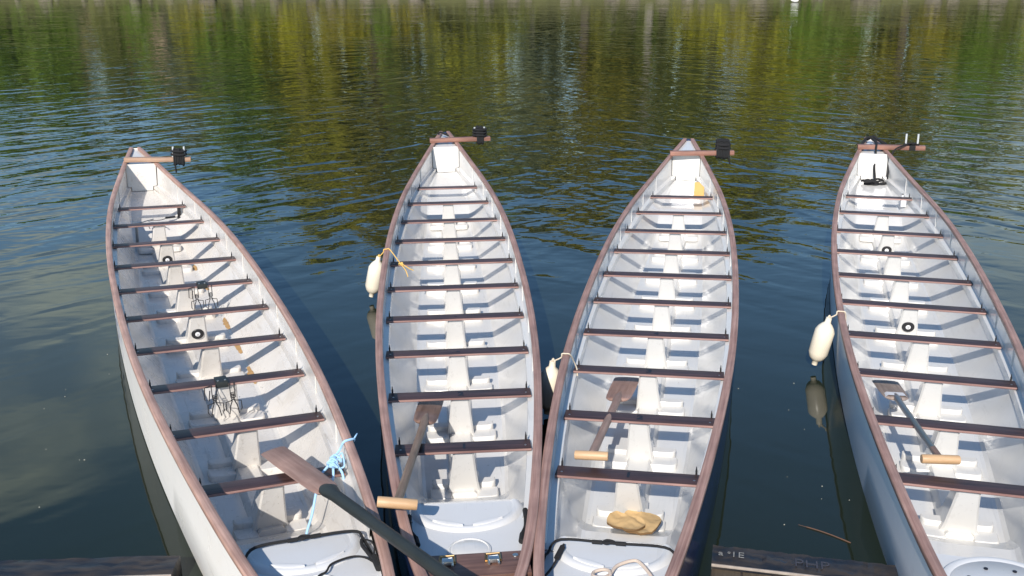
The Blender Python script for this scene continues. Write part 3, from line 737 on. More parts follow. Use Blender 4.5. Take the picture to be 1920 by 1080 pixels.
tag(o, 'black webbing rope hanging over the stern and coiled on the floor of the rightmost boat', 'rope')

# ------------------------------------------------------------------ paddles and the steering oar
def blade_sec(w, t): return [(-w, 0), (-w * .8, t * .6), (0, t), (w * .8, t * .6), (w, 0), (w * .8, -t * .6), (0, -t), (-w * .8, -t * .6)]
def paddle(name, label, cat, a, b, blade_len, blade_w, shaft_r, mats, handle=None, roll=0.0, flat_end=False, shoulder=.05, group=None, h_yaw=0.0):
    """a = far blade tip, b = handle end, in world space"""
    a, b = Vector(a), Vector(b); d = (b - a); L = d.length
    root = empty(name); root.location = a
    ydir = -d.normalized(); xdir = Vector((0, 0, 1)).cross(ydir) * -1; xdir = ydir.cross(Vector((0, 0, 1))).normalized(); zdir = xdir.cross(ydir)
    rot = Matrix((xdir, ydir, zdir)).transposed() @ Matrix.Rotation(roll, 3, 'Y')
    root.rotation_euler = rot.to_euler()
    tag(root, label, cat, group)
    # local: blade tip at y=0, handle towards -y
    mb = MB(); secs = []
    for t, w in ((0, .92), (.015, .985), (.06, 1.0), (.5, .98), (.8, .93), (.93, .86), (.975, .74), (1.0, .35)):
        y = -blade_len * t; secs.append([(x, y, z) for x, z in blade_sec(blade_w / 2 * w, .006 + .008 * t)])
    mb.loft(secs, closed=True, cap=True); mb.build('blade', mats[0], root, sharp=60)
    mb = MB(); end = -L + (handle[1] if handle else 0)
    rs = shaft_r
    mb.loft([[(math.cos(t) * r_ * fx, y, math.sin(t) * r_ * .9 + oz) for t in np.linspace(0, 2 * math.pi, 12, endpoint=False)] for y, r_, fx, oz in
             ((-blade_len * .72, rs * .35, 1.2, .008), (-blade_len * .9, rs * .8, 1.25, .008), (-blade_len * 1.02, rs * 1.05, 1.2, .004), (-blade_len * 1.12, rs, 1.1, .0), (-(L + blade_len) / 2, rs, 1, 0), (end, rs * 1.02, 1, 0))], closed=True, cap=True)
    mb.build('shaft', mats[1], root, sharp=60)
    if handle:
        hl, hr = handle; mb = MB()
        mx = Matrix.Translation((0, -L, 0)) @ Matrix.Rotation(h_yaw, 4, 'Z') @ Matrix.Rotation(R(90), 4, 'Y')
        mb.lathe([(hr * .90, -hl / 2), (hr, -hl / 2 + .004), (hr * 1.02, -hl * .2), (hr * 1.02, hl * .2), (hr, hl / 2 - .004), (hr * .90, hl / 2)], 20, mx)
        mb.build('handle', mats[2], root, sharp=50)
    return root, mb
def W(i, v, u, z): return BM[i] @ Vector((v, u, z))
paddle('paddle', 'dark brown paddle lying over the left rail of the second boat from left', 'paddle',
       W(2, -.168, 1.02, .19), W(2, -.312, -.945, .535), .64, .150, .0205, [M['blade'], M['shaft'], M['handle']], handle=(.178, .0245), roll=.12, group='wooden paddles left in the boats', h_yaw=.10)
paddle('paddle', 'pinkish brown paddle resting across a bench of the third boat from left', 'paddle',
       W(3, -.150, 1.72, .165), W(3, -.190, .06, .40), .58, .172, .0225, [M['blade_pink'], M['shaft_pink'], M['handle']], handle=(.172, .0235), roll=-.05, group='wooden paddles left in the boats', h_yaw=.0)
pd4, _ = paddle('paddle', 'paddle with greyed blade and metal shaft resting in the rightmost boat', 'paddle',
       W(4, -.272, 1.66, .19), W(4, -.128, .12, .40), .44, .165, .0185, [M['blade_grey'], M['steel_shaft'], M['handle']], handle=(.19, .0235), roll=.0, group='wooden paddles left in the boats', h_yaw=.12)
# wooden sleeve and pale collar on the metal-shafted paddle
mb = MB(); mb.tube([(0, -1.56, 0), (0, -1.40, 0)], .0185, n=14, smooth=False); mb.build('sleeve', M['blade'], pd4)
mb = MB(); mb.loft([[(x, y, z) for x, z in ((-.07, .0), (-.05, .017), (.05, .017), (.07, 0))] for y in (-.335, -.345, -.405, -.41)]); mb.build('blade_collar', M['cap_white'], pd4)

# ------------------------------------------------------------------ steering oar lying over the first boat's bow
oa = W(1, .068, .36, .325); ob = W(1, .262, -.93, .53)
d_ = (ob - oa); ob2 = oa + d_ * 2.2
oar = empty('steering_oar'); oar.location = oa
yd = -d_.normalized(); xd = yd.cross(Vector((0, 0, 1))).normalized(); zd = xd.cross(yd)
oar.rotation_euler = (Matrix((xd, yd, zd)).transposed() @ Matrix.Rotation(-.10, 3, 'Y')).to_euler()
tag(oar, 'long steering oar with worn brown blade and black shaft lying over the leftmost boat', 'oar')
Lb = .80; mb = MB()
mb.loft([[(x, -Lb * t, z) for x, z in blade_sec(.068 * w, .007 + .010 * t)] for t, w in ((0, .93), (.01, 1.0), (.3, 1.03), (.7, .98), (.93, .92), (.985, .82), (1.0, .66))], closed=True, cap=True)
mb.build('blade', M['blade_pink'], oar, sharp=60)
mb = MB()
mb.loft([[(math.cos(t) * r_ * fx, y, math.sin(t) * r_ + oz) for t in np.linspace(0, 2 * math.pi, 14, endpoint=False)] for y, r_, fx, oz in
         ((-Lb * .94, .012, 2.2, .006), (-Lb * .99, .02, 2.2, .006), (-Lb * 1.03, .025, 1.75, .004), (-Lb * 1.12, .027, 1.15, 0), (-1.5, .0275, 1, 0), (-d_.length * 2.2, .0285, 1, 0))], closed=True, cap=True)
mb.build('shaft', M['oar_black'], oar, sharp=60)

# ------------------------------------------------------------------ fenders on ropes
def fender(i, u, label, rope_mat, inside):
    s = outer_sec(u); xo = Wf(u)
    r = .069; cx = -(xo + r + .014)
    tl = {2: .22, 3: .10, 4: .20}[i]; cx -= .30 * math.tan(tl) * .75
    root = empty('fender', BM[i] @ Vector((cx, u, .03))); root.rotation_euler = (0, tl, BOATS[i][2])
    tag(root, label, 'fender', 'cream fenders hanging from the boats')
    mb = MB(); H_ = .30
    mb.lathe([(.006, .0), (.020, .004), (.022, .035), (.040, .045), (.056, .065), (r, .10), (r + .001, .2), (r, H_ - .03), (.054, H_), (.036, H_ + .022), (.022, H_ + .035), (.020, H_ + .07), (.007, H_ + .075)], 24)
    # two flutes are pressed into the ends
    mb.build('body', M['vinyl'], root, sharp=60)
    rt = Zf(u)
    inv = (Matrix.Translation(root.location) @ root.rotation_euler.to_matrix().to_4x4()).inverted()
    def P(v, uu, z): return inv @ (BM[i] @ Vector((v, uu, z)))
    mb = MB()
    mb.tube([Vector((.004, 0, H_ + .072)), P(-(xo + .008), u + .005, rt - .02), P(-(xo + .003), u + .006, rt + .004), P(-(xo - .02), u + .006, rt + .007), P(-(xo - .049), u + .004, rt + .003)] + [P(*q) for q in inside], .0046, n=6)
    mb.tube([Vector((-.012, .0, H_ + .05)), Vector((0, .012, H_ + .085)), Vector((.012, 0, H_ + .05)), Vector((0, -.012, H_ + .08)), Vector((-.012, 0, H_ + .05))], .005, n=6)
    mb.build('rope', rope_mat, root)
    return root
f2 = fender(2, 3.62, 'cream fender hung by orange rope outside the left rail of the second boat from left', M['rope_orange'], [(-.46, 3.56, .37), (-.40, 3.44, .325), (-.385, 3.40, .305), (-.375, 3.395, .27)])
f3 = fender(3, 1.36, 'cream fender half hidden behind the left rail of the third boat from left', M['rope_cream'], [(-.47, 1.44, .37), (-.455, 1.46, .315), (-.45, 1.452, .27)])
f4 = fender(4, 2.26, 'cream fender hanging free above the water beside the rightmost boat', M['rope_cream'], [(-.51, 2.28, .40), (-.508, 2.27, .36)])
mb = MB(); inv = f2.matrix_basis.inverted()
mb.tube([inv @ (BM[2] @ Vector(q)) for q in ((-.445, 3.52, .36), (-.42, 3.50, .35), (-.37, 3.50, .315), (-.33, 3.51, .29))], .005, n=6)
mb.tube([inv @ (BM[2] @ Vector((-.435 + .016 * math.cos(t), 3.505 + .014 * math.sin(t), .352 + .01 * math.sin(2 * t)))) for t in np.linspace(0, 6.2, 8)], .006, n=6)
mb.build('rope_tail', M['rope_orange'], f2)

# ------------------------------------------------------------------ blue rope on the first boat, beige rope on the third
mb = MB(); T = BM[1]
def t1(pts): return [T @ Vector(p) for p in pts]
z0 = Zf(.05); Wr = Wf(.05)
mb.tube(t1([(Wr + .012, .075, z0 - .012), (Wr + .006, .06, z0 + .004), (Wr - .02, .05, z0 + .008), (Wr - .05, .05, z0 - .0), (.365, .07, .41), (.335, .05, .385), (.315, .02, .37)]), .0065, n=6)
mb.tube(t1([(Wr + .004, .06, z0 + .002), (Wr + .022, .075, z0 + .016), (Wr + .034, .10, z0 + .012)]), .004, n=6)
rnd = random.Random(4)
for k in range(5):
    cx, cy, cz = .318 + rnd.uniform(-.015, .02), .02 + rnd.uniform(-.03, .03), .375 + rnd.uniform(-.015, .015)
    mb.tube(t1([(cx + .022 * math.cos(t + k), cy + .028 * math.sin(t), cz + .012 * math.sin(2 * t + k)) for t in np.linspace(0, 5.4, 7)]), .0062, n=6)
mb.tube(t1([(.31, .0, .372), (.30, -.05, .335), (.285, -.075, .29), (.28, -.09, .22)]), .0068, n=6)
mb.tube(t1([(.325, .0, .372), (.345, -.05, .338), (.345, -.085, .29), (.335, -.11, .20)]), .0068, n=6)
mb.tube(t1([(.305, .01, .375), (.27, .0, .345), (.245, -.02, .33), (.21, -.06, .27), (.17, -.12, .17), (.13, -.17, .10), (.12, -.20, .04), (.15, -.20, .0)]), .0068, n=6)
mb.tube(t1([(.335, .02, .38), (.37, .05, .40), (.365, -.02, .36), (.34, -.02, .35)]), .0045, n=6)
o = mb.build('rope', M['rope_blue']); tag(o, 'pale blue rope knotted over the right rail of the leftmost boat', 'rope')
mb = MB(); T = BM[3]; zr = ZD + .040
mb.tube([T @ Vector(p) for p in ((.22, -1.05, zr), (.185, -.955, zr + .004), (.135, -.875, zr + .012), (.099, -.856, zr + .012), (.036, -.90, zr + .008), (.012, -.965, zr + .004), (-.012, -1.0, zr + .010), (-.05, -1.0, zr + .010), (-.056, -.965, zr + .008), (-.02, -.945, zr + .012), (.012, -.965, zr + .016), (.01, -1.03, zr + .004), (-.03, -1.12, zr))], .0075, n=8)
o = mb.build('rope', M['rope_beige']); tag(o, 'beige rope lying in a loop on the bow hatch of the third boat from left', 'rope')

# ------------------------------------------------------------------ foam pads
def pad(name, label, i, outline, z0, h, mat, lean=None):
    mb = MB(); n_ = len(outline); pts = []
    for k in range(n_):
        p0, p1, p2, p3 = [Vector(outline[(k + j) % n_]) for j in (-1, 0, 1, 2)]
        for t in (0, .33, .66): pts.append(.5 * ((2 * p1) + (p2 - p0) * t + (2 * p0 - 5 * p1 + 4 * p2 - p3) * t * t + (3 * p1 - p0 - 3 * p2 + p3) * t ** 3))
    mb.prism([(p.x, p.y) for p in pts], z0, z0 + h, mat=0, mat_side=1, inset=.006)
    o = mb.build(name, [mat, M['foam_dark']], None, sharp=40)
    o.matrix_world = BM[i] @ Matrix.Translation((0, .0, .01)) if lean is None else BM[i] @ Matrix.Translation((0, .0, .01)) @ lean
    return tag(o, label, 'foam pad', 'offcuts of tan foam in the third boat')
def folded_cloth():
    def smooth(outline):
        n_ = len(outline); pts = []
        for k in range(n_):
            p0, p1, p2, p3 = [Vector(outline[(k + j) % n_]) for j in (-1, 0, 1, 2)]
            for t in (0, .25, .5, .75): pts.append(.5 * ((2 * p1) + (p2 - p0) * t + (2 * p0 - 5 * p1 + 4 * p2 - p3) * t * t + (3 * p1 - p0 - 3 * p2 + p3) * t ** 3))
        return pts
    mb = MB()
    def layer(outline, z, thick, seed, curl):
        pts = smooth(outline); c = sum(pts, Vector((0, 0))) / len(pts); n_ = len(pts); top = []; R_ = 9
        def h(p, t):
            f = mnoise.noise(Vector((p.x * 13 + seed, p.y * 13, seed))) * .012 + mnoise.noise(Vector((p.x * 34, p.y * 34 + seed, 2))) * .004
            crease = -.007 * math.exp(-((p.x * .8 + p.y - .03 - seed * .01) / .012) ** 2)
            return z + f + crease + curl * max(0, t - .75) ** 1.5 * 4 * (1 if p.x < c.x else .3)
        for r_ in range(R_ + 1):
            t = 1 - r_ / R_ * .97; top.append([(*(c + (p - c) * t), h(c + (p - c) * t, t)) for p in pts])
        rim = [[(p.x, p.y, h(p, 1) - thick) for p in pts]]
        mb.loft(rim + [top[0]], closed=True, mat=1); mb.loft(top, closed=True, mat=0)
        mb.add(top[-1], [tuple(range(n_))], 0)
    layer([(-.018, .075), (-.008, .128), (.03, .146), (.06, .128), (.082, .132), (.125, .128), (.158, .11), (.176, .06), (.165, .01), (.135, -.055), (.08, -.085), (.01, -.06), (-.02, -.01)], .092, .012, 1.7, .010)
    layer([(-.092, .0), (-.078, .05), (-.05, .084), (-.028, .068), (.012, .058), (.05, .05), (.088, .03), (.10, -.01), (.082, -.055), (.05, -.088), (-.01, -.085), (-.06, -.065), (-.088, -.04)], .108, .011, 4.1, .022)
    o = mb.build('folded_cloth', [M['foam'], M['foam_dark']], None, sharp=50); o.matrix_world = BM[3] @ Matrix.Translation((0, -.085, .012))
    tag(o, 'crumpled tan cloth folded into two lobes near the bow of the third boat from left', 'cloth')
folded_cloth()
# yellow offcut standing against the stern
mb = MB(); mb.prism([(0, 0), (.115, 0), (.115, .12), (.055, .18), (0, .18)][::-1], 0, .03, mat=0, mat_side=0, inset=.006)
o = mb.build('foam_pad', [M['foam_y'], M['foam_dark']]); o.matrix_world = BM[3] @ Matrix.Translation((.125, 7.16, .215)) @ Matrix.Rotation(R(65), 4, 'X')
tag(o, 'small yellow foam offcut with a cut corner standing behind the farthest bench', 'foam pad')

# ------------------------------------------------------------------ black wire hook racks clipped on two benches of the first boat
def hook_rack(u, v, label):
    root = empty('hook_rack', BM[1] @ Vector((v, u, Bf(u) + .003)), (0, 0, BOATS[1][2]))
    tag(root, label, 'hook rack', 'wire hook racks clipped to benches')
    mb = MB(); mb.box((0, .0, .006), (.075, .10, .008), chamfer=.002); mb.box((0, -.052, -.010), (.075, .007, .036), chamfer=.002)
    for sg in (-1, 1): mb.lathe([(.007, 0), (.007, .004), (.003, .006)], 8, Matrix.Translation((sg * .022, -.03, .0105)), mat=1)
    mb.build('clamp_plate', [M['oar_black'], M['metal']], root)
    for sg in (-1, 1):
        x0 = sg * .055
        mb = MB()
        mb.tube([(x0 - .014, -.06, .0), (x0 - .014, -.085, -.09), (x0 + .014, -.085, -.09), (x0 + .014, -.06, .0)], .0032, n=6, smooth=False)
        mb.tube([(x0 + .011 * math.cos(t), -.082 + .011 * math.sin(t), -.06 - .05 * t / 28) for t in np.linspace(0, 28, 70)], .003, n=5, smooth=False)
        for k in (-1, 1):
            c = x0 + k * .032
            mb.tube([(x0 + k * .006, -.085, -.11), (c + k * .014, -.092, -.115), (c + k * .016, -.098, -.165), (c - k * .002, -.10, -.195), (c - k * .012, -.096, -.14), (x0 + k * .006, -.085, -.11)], .0036, n=6, smooth=False)
        if sg < 0: mb.tube([(x0 - .02, -.055, -.005), (x0 - .055, -.062, -.01), (x0 - .06, -.075, -.085), (x0 - .035, -.078, -.095), (x0 - .025, -.07, -.03)], .0036, n=6, smooth=False)
        mb.build('wire_hook', M['black'], root)
hook_rack(3.75, .130, 'black wire hook rack clipped on the farther bench of the leftmost boat')
hook_rack(1.50, -.037, 'black wire hook rack clipped on the nearer bench of the leftmost boat')

# ------------------------------------------------------------------ pontoon edges
def pontoon(a, b, depth, label, letters=None):
    a, b = Vector(a), Vector(b); d = b - a; ang = math.atan2(d.y, d.x); L = d.length
    root = empty('pontoon', (a.x, a.y, 0), (0, 0, ang)); tag(root, label, 'pontoon', 'floating pontoons behind the bows')
    mb = MB(); rnd = random.Random(int(a.x * 100)); secs = []
    for k in range(41):
        x = L * k / 40; j = lambda s: rnd.uniform(-s, s)
        secs.append([(x, -.165, -.1), (x, -.165 + j(.003), .088 + j(.004)), (x, -.12 + j(.010), .098 + j(.006)), (x, -.075 + j(.012), .101 + j(.008)), (x, -.035 + j(.008), .100 + j(.006)), (x, -.008 + j(.003), .102 + j(.003)), (x, .0 + j(.002), .094 + j(.003)), (x, .0, -.1)])
    mb.loft(secs, cap=True); mb.build('edge_beam', M['rubber'], root, sharp=25)
    mb = MB()
    mb.box((L / 2, -.171, .092), (L, .008, .014), chamfer=.002); mb.build('trim_strip', M['trim'], root)
    mb = MB(); n_ = int(L / .14)
    for k in range(max(1, n_)):
        w_ = L / n_; mb.box((w_ * (k + .5), -.177 - depth / 2, .062), (w_ - .008, depth, .03), chamfer=.003)
    mb.build('decking', M['dock_wood'], root)
    if letters:
        for s, x, y, size, mt, bold in letters:
            t = text_part('lettering', s, size, (x, y, .109), (0, 0, 0), mt, root, ext=.0008, bold=bold)
    return root
def rubber_mat():
    m, n, l, p = new_mat('worn_black_rubber')
    tc = n.new('ShaderNodeTexCoord'); mp = n.new('ShaderNodeMapping'); mp.inputs['Scale'].default_value = (3, 14, 14); l.new(tc.outputs['Object'], mp.inputs[0])
    t = n.new('ShaderNodeTexNoise'); t.inputs['Scale'].default_value = 1.6; t.inputs['Detail'].default_value = 8; l.new(mp.outputs[0], t.inputs[0])
    r = n.new('ShaderNodeValToRGB'); e = r.color_ramp.elements
    e[0].position = .38; e[0].color = (.010, .013, .020, 1); e[1].position = .62; e[1].color = (.045, .036, .030, 1)
    q = e.new(.70); q.color = (.020, .028, .042, 1); q = e.new(.80); q.color = (.14, .14, .15, 1)
    l.new(t.outputs['Fac'], r.inputs[0]); l.new(r.outputs[0], p.inputs['Base Color']); p.inputs['Roughness'].default_value = .42
    b = n.new('ShaderNodeBump'); b.inputs['Distance'].default_value = .01; b.inputs['Strength'].default_value = .6; l.new(t.outputs['Fac'], b.inputs['Height']); l.new(b.outputs[0], p.inputs['Normal'])
    return m
M['rubber'] = rubber_mat()
M['trim'] = plain('pale_worn_trim', (.34, .29, .25), .6, var=.4, scale=30)
M['dock_wood'] = wood('wet_decking_wood', (.06, .045, .028), (.17, .13, .085), axis=1, grain=16)
M['letter_white'] = plain('dull_white_lettering', (.26, .26, .25), .6, var=.7, scale=60)
M['letter_grey'] = plain('worn_grey_lettering', (.048, .048, .062), .6, var=.7, scale=40)
PONTOON_L = ((-3.6, 4.335), (-1.60, 4.44)); PONTOON_R = ((.975, 4.512), (1.80, 4.325))
pontoon(*PONTOON_L, 1.2, 'black edged pontoon left of the leftmost boat')
pontoon(*PONTOON_R, 1.2, 'black edged pontoon with white lettering between the two right boats',
        [('a', .040, -.085, .062, M['letter_white'], -.001), ('o', .078, -.070, .030, M['letter_white'], -.0005), ('1E', .118, -.085, .068, M['letter_white'], -.001), ('PHP', .46, -.095, .095, M['letter_grey'], -.001)])

# ------------------------------------------------------------------ twig and specks on the water
mb = MB(); rnd = random.Random(2)
a, b = Vector((1.491, 4.864, .004)), Vector((1.708, 4.684, .004)); s_ = (b - a).to_2d().orthogonal().normalized()
mb.tube([a + (b - a) * t + Vector((s_.x, s_.y, 0)) * (.012 * math.sin(t * 3.2)) for t in np.linspace(0, 1, 7)], [.0012, .003, .003, .0035], n=6)
o = mb.build('twig', plain('reddish_twig', (.13, .07, .045), .7)); tag(o, 'thin reddish twig floating on dark water between the two right boats', 'twig')

mb = MB(); rnd = random.Random(8)
for k in range(54):
    x, y = (rnd.uniform(-3.2, -1.6), rnd.uniform(4.6, 7.5)) if k % 3 == 0 else (rnd.uniform(.95, 2.0), rnd.uniform(4.55, 7.5)) if k % 3 == 1 else (rnd.uniform(-1.0, .4), rnd.uniform(5.5, 8))
    r_ = rnd.uniform(.0015, .005); mb.lathe([(r_, .001), (r_ * .7, .004)], 6, Matrix.Translation((x, y, .0)) @ Matrix.Scale(rnd.uniform(.5, 1), 4, (0, 1, 0)))
o = mb.build('floating_specks', plain('pale_floating_fluff', (.36, .35, .30), .8)); o['kind'] = 'stuff'
# ------------------------------------------------------------------ far bank: grass slope, stones, trees, a house, and a duck
def bank_y(x): return 92.5 - .105 * x
mb = MB(); xs = np.linspace(-150, 150, 90); rnd = random.Random(9); rows = [(-1.5, -.6), (0, .0), (.5, .35), (2, .9), (6, 1.8), (20, 3.0), (60, 4.5), (160, 6)]
mb.loft([[(x, bank_y(x) + dy + rnd.uniform(-.3, .3), z + rnd.uniform(-.06, .12) * (1 if z > 0 else 0)) for dy, z in rows] for x in xs])
o = mb.build('bank', None or plain('bank_grass', (.10, .10, .035), .95, var=.5, scale=.8, bump=.5), None, sharp=180, fix=False); o['kind'] = 'structure'
def leaf_mat(name, c1, c2, c3):
    m, n, l, p = new_mat(name)
    tc = n.new('ShaderNodeTexCoord'); t = n.new('ShaderNodeTexNoise'); t.inputs['Scale'].default_value = .9; t.inputs['Detail'].default_value = 3
    l.new(tc.outputs['Object'], t.inputs['Vector'])
    r = n.new('ShaderNodeValToRGB'); e = r.color_ramp.elements; e[0].position = .3; e[0].color = (*c1, 1); e[1].position = .7; e[1].color = (*c3, 1)
    q = e.new(.5); q.color = (*c2, 1); l.new(t.outputs['Fac'], r.inputs[0]); l.new(r.outputs[0], p.inputs['Base Color'])
    p.inputs['Roughness'].default_value = .6; p.inputs['Specular IOR Level'].default_value = .25
    return m
LEAF = {'olive': leaf_mat('olive_leaves', (0.19, 0.19, 0.01), (0.26, 0.25, 0.013), (0.33, 0.31, 0.02)),
        'green': leaf_mat('fresh_green_leaves', (0.07, 0.13, 0.014), (0.12, 0.19, 0.018), (0.17, 0.24, 0.03)),
        'brown': leaf_mat('bronze_leaves', (0.16, 0.14, 0.014), (0.22, 0.19, 0.016), (0.28, 0.25, 0.026)),
        'dark': leaf_mat('dark_leaves', (0.075, 0.09, 0.018), (0.11, 0.125, 0.024), (0.15, 0.16, 0.034)),
        'grey': leaf_mat('grey_green_leaves', (0.1, 0.12, 0.055), (0.14, 0.16, 0.08), (0.2, 0.21, 0.12))}
BARK = {'dark': plain('dark_bark', (.07, .055, .04), .9, var=.4, scale=3), 'pale': plain('pale_bark', (.20, .18, .15), .8, var=.35, scale=3)}
def tree(x, dy, h, w, leaf, bark, label, dens=1.0, base=.16, group='trees along the far bank'):
    rnd = random.Random(int(x * 37 + h * 11)); y = bank_y(x) + dy; zb = float(np.interp(dy, [r_[0] for r_ in rows], [r_[1] for r_ in rows])) - .1
    root = empty('tree', (x, y, zb)); tag(root, label, 'tree', group)
    mb = MB(); top = h * .8
    mb.tube([(0, 0, 0), (rnd.uniform(-.2, .2), 0, top * .35), (rnd.uniform(-.5, .5), .2, top * .7), (rnd.uniform(-.5, .5), 0, top)], [h * .02, h * .016, h * .009, h * .003], n=7)
    tips = []
    for k in range(9):
        t = rnd.uniform(.25, .85); a = rnd.uniform(0, 6.28); r_ = w * .42 * rnd.uniform(.6, 1); z1 = top * t
        e = Vector((math.cos(a) * r_, math.sin(a) * r_, z1 + h * rnd.uniform(.05, .2))); tips.append(e)
        mb.tube([(0, 0, z1), (e.x * .5, e.y * .5, (z1 + e.z) / 2 + .2), e], [h * .008, h * .005, h * .002], n=5)
    mb.build('trunk', BARK[bark], root)
    nl = int(2600 * dens); V = []; F = []
    clumps = []
    for k in range(int(26)):
        z = rnd.uniform(base * .4, 1.0); prof = math.sin(math.pi * min(1, ((z - base) / (1 - base)) * .82 + .16)) ** .7
        a = rnd.uniform(0, 6.28); rr = w / 2 * prof * math.sqrt(rnd.random()); clumps.append((Vector((rr * math.cos(a), rr * math.sin(a), z * h * .96)), rnd.uniform(.10, .2) * w))
    for k in range(nl):
        c, cr = clumps[rnd.randrange(len(clumps))]
        p = c + Vector((rnd.gauss(0, 1), rnd.gauss(0, 1), rnd.gauss(0, .8))) * cr * .55
        if p.z < .3: p.z = .3
        q = Euler((rnd.uniform(-1.2, 1.2), rnd.uniform(-1.2, 1.2), rnd.uniform(0, 6.28))).to_matrix(); s = rnd.uniform(.22, .55) * (w / 7) ** .5
        o_ = len(V)
        for dx, dz in ((-1, 0), (0, -.55), (1, 0), (0, .55)): V.append(p + q @ Vector((dx * s, 0, dz * s)))
        F.append((o_, o_ + 1, o_ + 2, o_ + 3))
    mb = MB(); mb.add(V, F); mb.build('crown', LEAF[leaf], root, fix=False, sharp=180)
TREES = [  # x, depth behind the edge, height, width, leaves, bark, label
    (-50, 4, 8, 7, 'green', 'dark', 'broad green tree at the far left end of the bank'),
    (-41.5, 1.5, 6.5, 2.6, 'green', 'dark', 'slim green tree left of the pink house'),
    (-36.6, 2, 7.5, 2.6, 'dark', 'dark', 'slim dark tree standing before the middle of the pink house'),
    (-29, 5, 8.5, 5, 'grey', 'pale', 'thin grey-green tree right of the pink house'),
    (-24.5, 3, 14.5, 6.5, 'green', 'dark', 'tall fresh green tree nearest to the pink house'),
    (-19, 3, 17.5, 7.5, 'olive', 'dark', 'tall olive tree with a full crown left of the bronze trees'),
    (-12.5, 4, 18.5, 8, 'brown', 'dark', 'tall bronze tree between two olive trees'),
    (-7.5, 2, 12, 5, 'dark', 'dark', 'dark tree in the gap beside the tall bronze tree'),
    (-4.5, 4, 17.5, 7, 'olive', 'dark', 'olive tree left of the pale-barked tree'),
    (1.8, 4, 15.0, 6, 'grey', 'pale', 'grey-green tree with pale bark at the middle of the bank'),
    (6.5, 3, 15.5, 7, 'brown', 'dark', 'bronze tree right of the pale-barked tree'),
    (12.0, 3, 15.5, 7.5, 'dark', 'pale', 'dark broad tree with pale trunk right of centre'),
    (17.5, 3, 16.5, 6.5, 'olive', 'dark', 'olive tree right of the dark broad tree'),
    (22.0, 4, 16.5, 6.5, 'olive', 'dark', 'olive tree at the left of the gap in the trees'),
    (27.8, 5, 6.0, 5, 'green', 'dark', 'low green tree filling the gap in the trees'),
    (33.5, 3, 16.0, 7.5, 'brown', 'dark', 'wide bronze tree right of the gap'),
    (40.0, 5, 8, 6, 'green', 'dark', 'green tree at the far right end of the bank'),
    (50, 5, 13, 9, 'olive', 'dark', 'wide olive tree beyond the right end of the view')]
for t in TREES: tree(t[0], t[1], t[2] * (1.32 if t[2] > 9 else 1), t[3] * 1.6, *t[4:])
BACK = [(-60, 'green', 10), (-52, 'green', 7), (-47.5, 'dark', 6), (-43.5, 'green', 7), (-39, 'dark', 6.5), (-34.5, 'green', 7.5), (-30, 'grey', 7), (-26, 'dark', 8), (-21.5, 'dark', 13), (-15.5, 'green', 15), (-9.5, 'olive', 15.5), (-1, 'green', 14.5), (4, 'dark', 14), (9.5, 'olive', 14.5), (14.8, 'brown', 15), (19.8, 'green', 14.5), (24.6, 'olive', 11), (31, 'olive', 10.5), (37, 'green', 12), (45, 'dark', 12)]
for k, (x, lf, h) in enumerate(BACK):
    tree(x, 11 + (k % 3) * 2, h + 6.0, 10.5, lf, 'dark', ['tall', 'leafy', 'broad'][k % 3] + ' ' + lf + ' tree of the second row, ' + ('left' if x < -16 else 'right' if x > 22 else 'middle') + ' part of the bank', dens=.8, base=.08, group='second row of trees on the far bank')
# bushes fill the bank below the crowns
def bush(x, dy, h, w, leaf):
    rnd = random.Random(int(x * 53 + 7)); root = empty('bush', (x, bank_y(x) + dy, float(np.interp(dy, [r_[0] for r_ in rows], [r_[1] for r_ in rows])) - .1))
    tag(root, 'leafy bush in the row along the water edge of the far bank', 'bush', 'bushes along the far bank')
    mb = MB()
    for k in range(5): a = rnd.uniform(0, 6.28); mb.tube([(0, 0, 0), (math.cos(a) * w * .15, math.sin(a) * w * .15, h * .4), (math.cos(a) * w * .3, math.sin(a) * w * .3, h * .75)], [.05, .03, .01], n=5)
    mb.build('stem', BARK['dark'], root)
    V = []; F = []
    for k in range(900):
        a = rnd.uniform(0, 6.28); q = rnd.random() ** .5; z = rnd.random(); rr = w / 2 * q * (1 - z * z * .8) * (1 + .3 * math.sin(3 * a + x))
        p = Vector((rr * math.cos(a), rr * math.sin(a), .1 + z * h * (1 + .2 * math.sin(2 * a + x * 2))))
        m_e = Euler((rnd.uniform(-1.2, 1.2), rnd.uniform(-1.2, 1.2), rnd.uniform(0, 6.28))).to_matrix(); s_ = rnd.uniform(.15, .36); o_ = len(V)
        for dx, dz in ((-1, 0), (0, -.55), (1, 0), (0, .55)): V.append(p + m_e @ Vector((dx * s_, 0, dz * s_)))
        F.append((o_, o_ + 1, o_ + 2, o_ + 3))
    mb = MB(); mb.add(V, F); mb.build('foliage', LEAF[leaf], root, fix=False, sharp=180)
rndb = random.Random(31)
for k in range(30):
    x = -33 + k * 2.75 + rndb.uniform(-.6, .6)
    bush(x, rndb.uniform(1.2, 6.5), rndb.uniform(2.2, 4.6) if not 26 < x < 30 else 1.6, rndb.uniform(3.4, 5.0), rndb.choice(['olive', 'green', 'dark', 'brown', 'dark']))
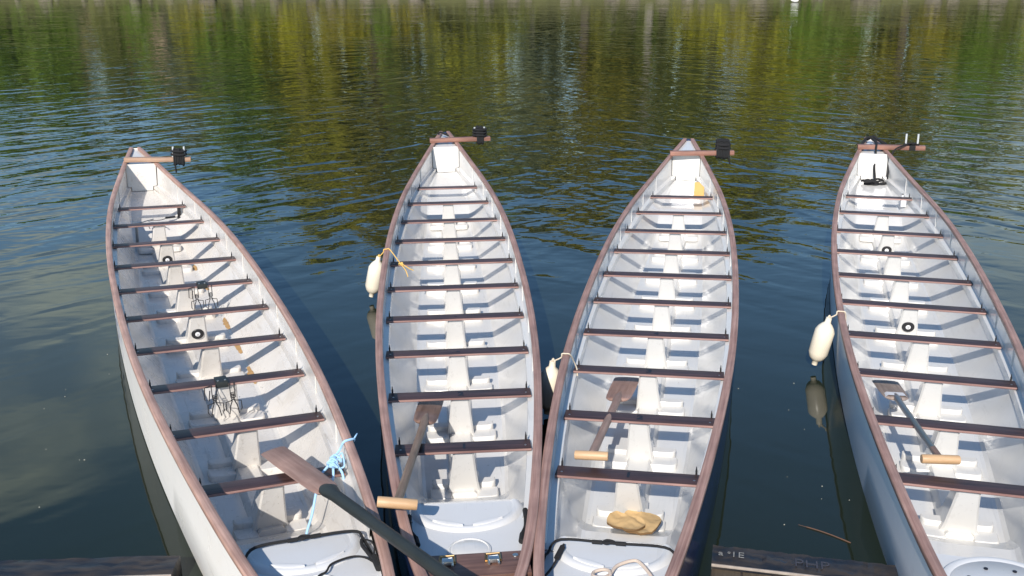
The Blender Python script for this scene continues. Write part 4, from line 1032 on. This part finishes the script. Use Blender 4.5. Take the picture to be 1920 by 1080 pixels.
# pink house
hx, hy = -39.5, bank_y(-39.5) + 9
root = empty('house', (hx, hy, 2.0), (0, 0, -.10)); tag(root, 'salmon pink house with two rows of windows on the far bank', 'house')
mb = MB(); mb.box((0, 3, 1.9), (17, 6, 4.0)); mb.build('wall', plain('salmon_render', (.40, .29, .20), .9), root)
mb = MB(); mb.loft([[(x, -.5, 3.9), (x, 3, 5.2), (x, 6.5, 3.9), (x, 6.5, 3.75), (x, -.5, 3.75)] for x in (-9, 9)], closed=True, cap=True); mb.build('roof', plain('tiled_roof', (.22, .10, .07), .8), root)
for k in range(5):
    for zz in (.95, 2.75):
        mb = MB(); mb.box((-6.6 + 3.3 * k, -.03, zz), (1.1, .08, 1.1)); w_ = mb.build('window', plain('window_glass', (.04, .05, .06), .1), root)
ST = plain('bank_stone', (.19, .16, .12), .9, var=.4, scale=3, bump=.4)
rnd = random.Random(21)
def rock(x, s):
    bm = bmesh.new(); bmesh.ops.create_icosphere(bm, subdivisions=2, radius=1)
    for v in bm.verts: v.co *= 1 + .28 * mnoise.noise(v.co * 1.3 + Vector((x, s, 0)))
    bmesh.ops.scale(bm, vec=(s * 1.3, s * .8, s * .62), verts=bm.verts)
    me = bpy.data.meshes.new('rock'); bm.to_mesh(me); bm.free(); me.materials.append(ST)
    o = bpy.data.objects.new('rock', me); o.location = (x, bank_y(x) + .1, s * .18); o.rotation_euler = (0, 0, rnd.uniform(0, 6)); COL.objects.link(o)
    tag(o, 'brown stone lying at the water edge of the far bank', 'stone', 'stones along the far bank')
for k in range(46):
    rock(-46 + k * 2.0 + rnd.uniform(-.8, .8), rnd.uniform(.3, .75))
# duck
mb = MB(); dk = Vector((20.2, 77.2, 0))
mb.loft([[(x, math.cos(t) * r_, zc_ + math.sin(t) * r_ * .8) for t in np.linspace(0, 2 * math.pi, 10, endpoint=False)] for x, r_, zc_ in ((-.34, .015, .16), (-.27, .06, .13), (-.1, .12, .09), (.08, .125, .09), (.18, .09, .12), (.22, .055, .20), (.24, .048, .28))], closed=True, cap=True, mat=0)
mb.loft([[(x, math.cos(t) * r_, zc_ + math.sin(t) * r_) for t in np.linspace(0, 2 * math.pi, 10, endpoint=False)] for x, r_, zc_ in ((.16, .02, .34), (.20, .055, .345), (.25, .062, .345), (.30, .045, .335), (.33, .022, .325), (.40, .012, .318))], closed=True, cap=True, mat=1)
o = mb.build('duck', [plain('white_feathers', (.75, .73, .68), .8), plain('dark_feathers', (.02, .022, .02), .6)]); o.location = dk; tag(o, 'white bodied duck with dark head swimming near the far bank', 'duck')
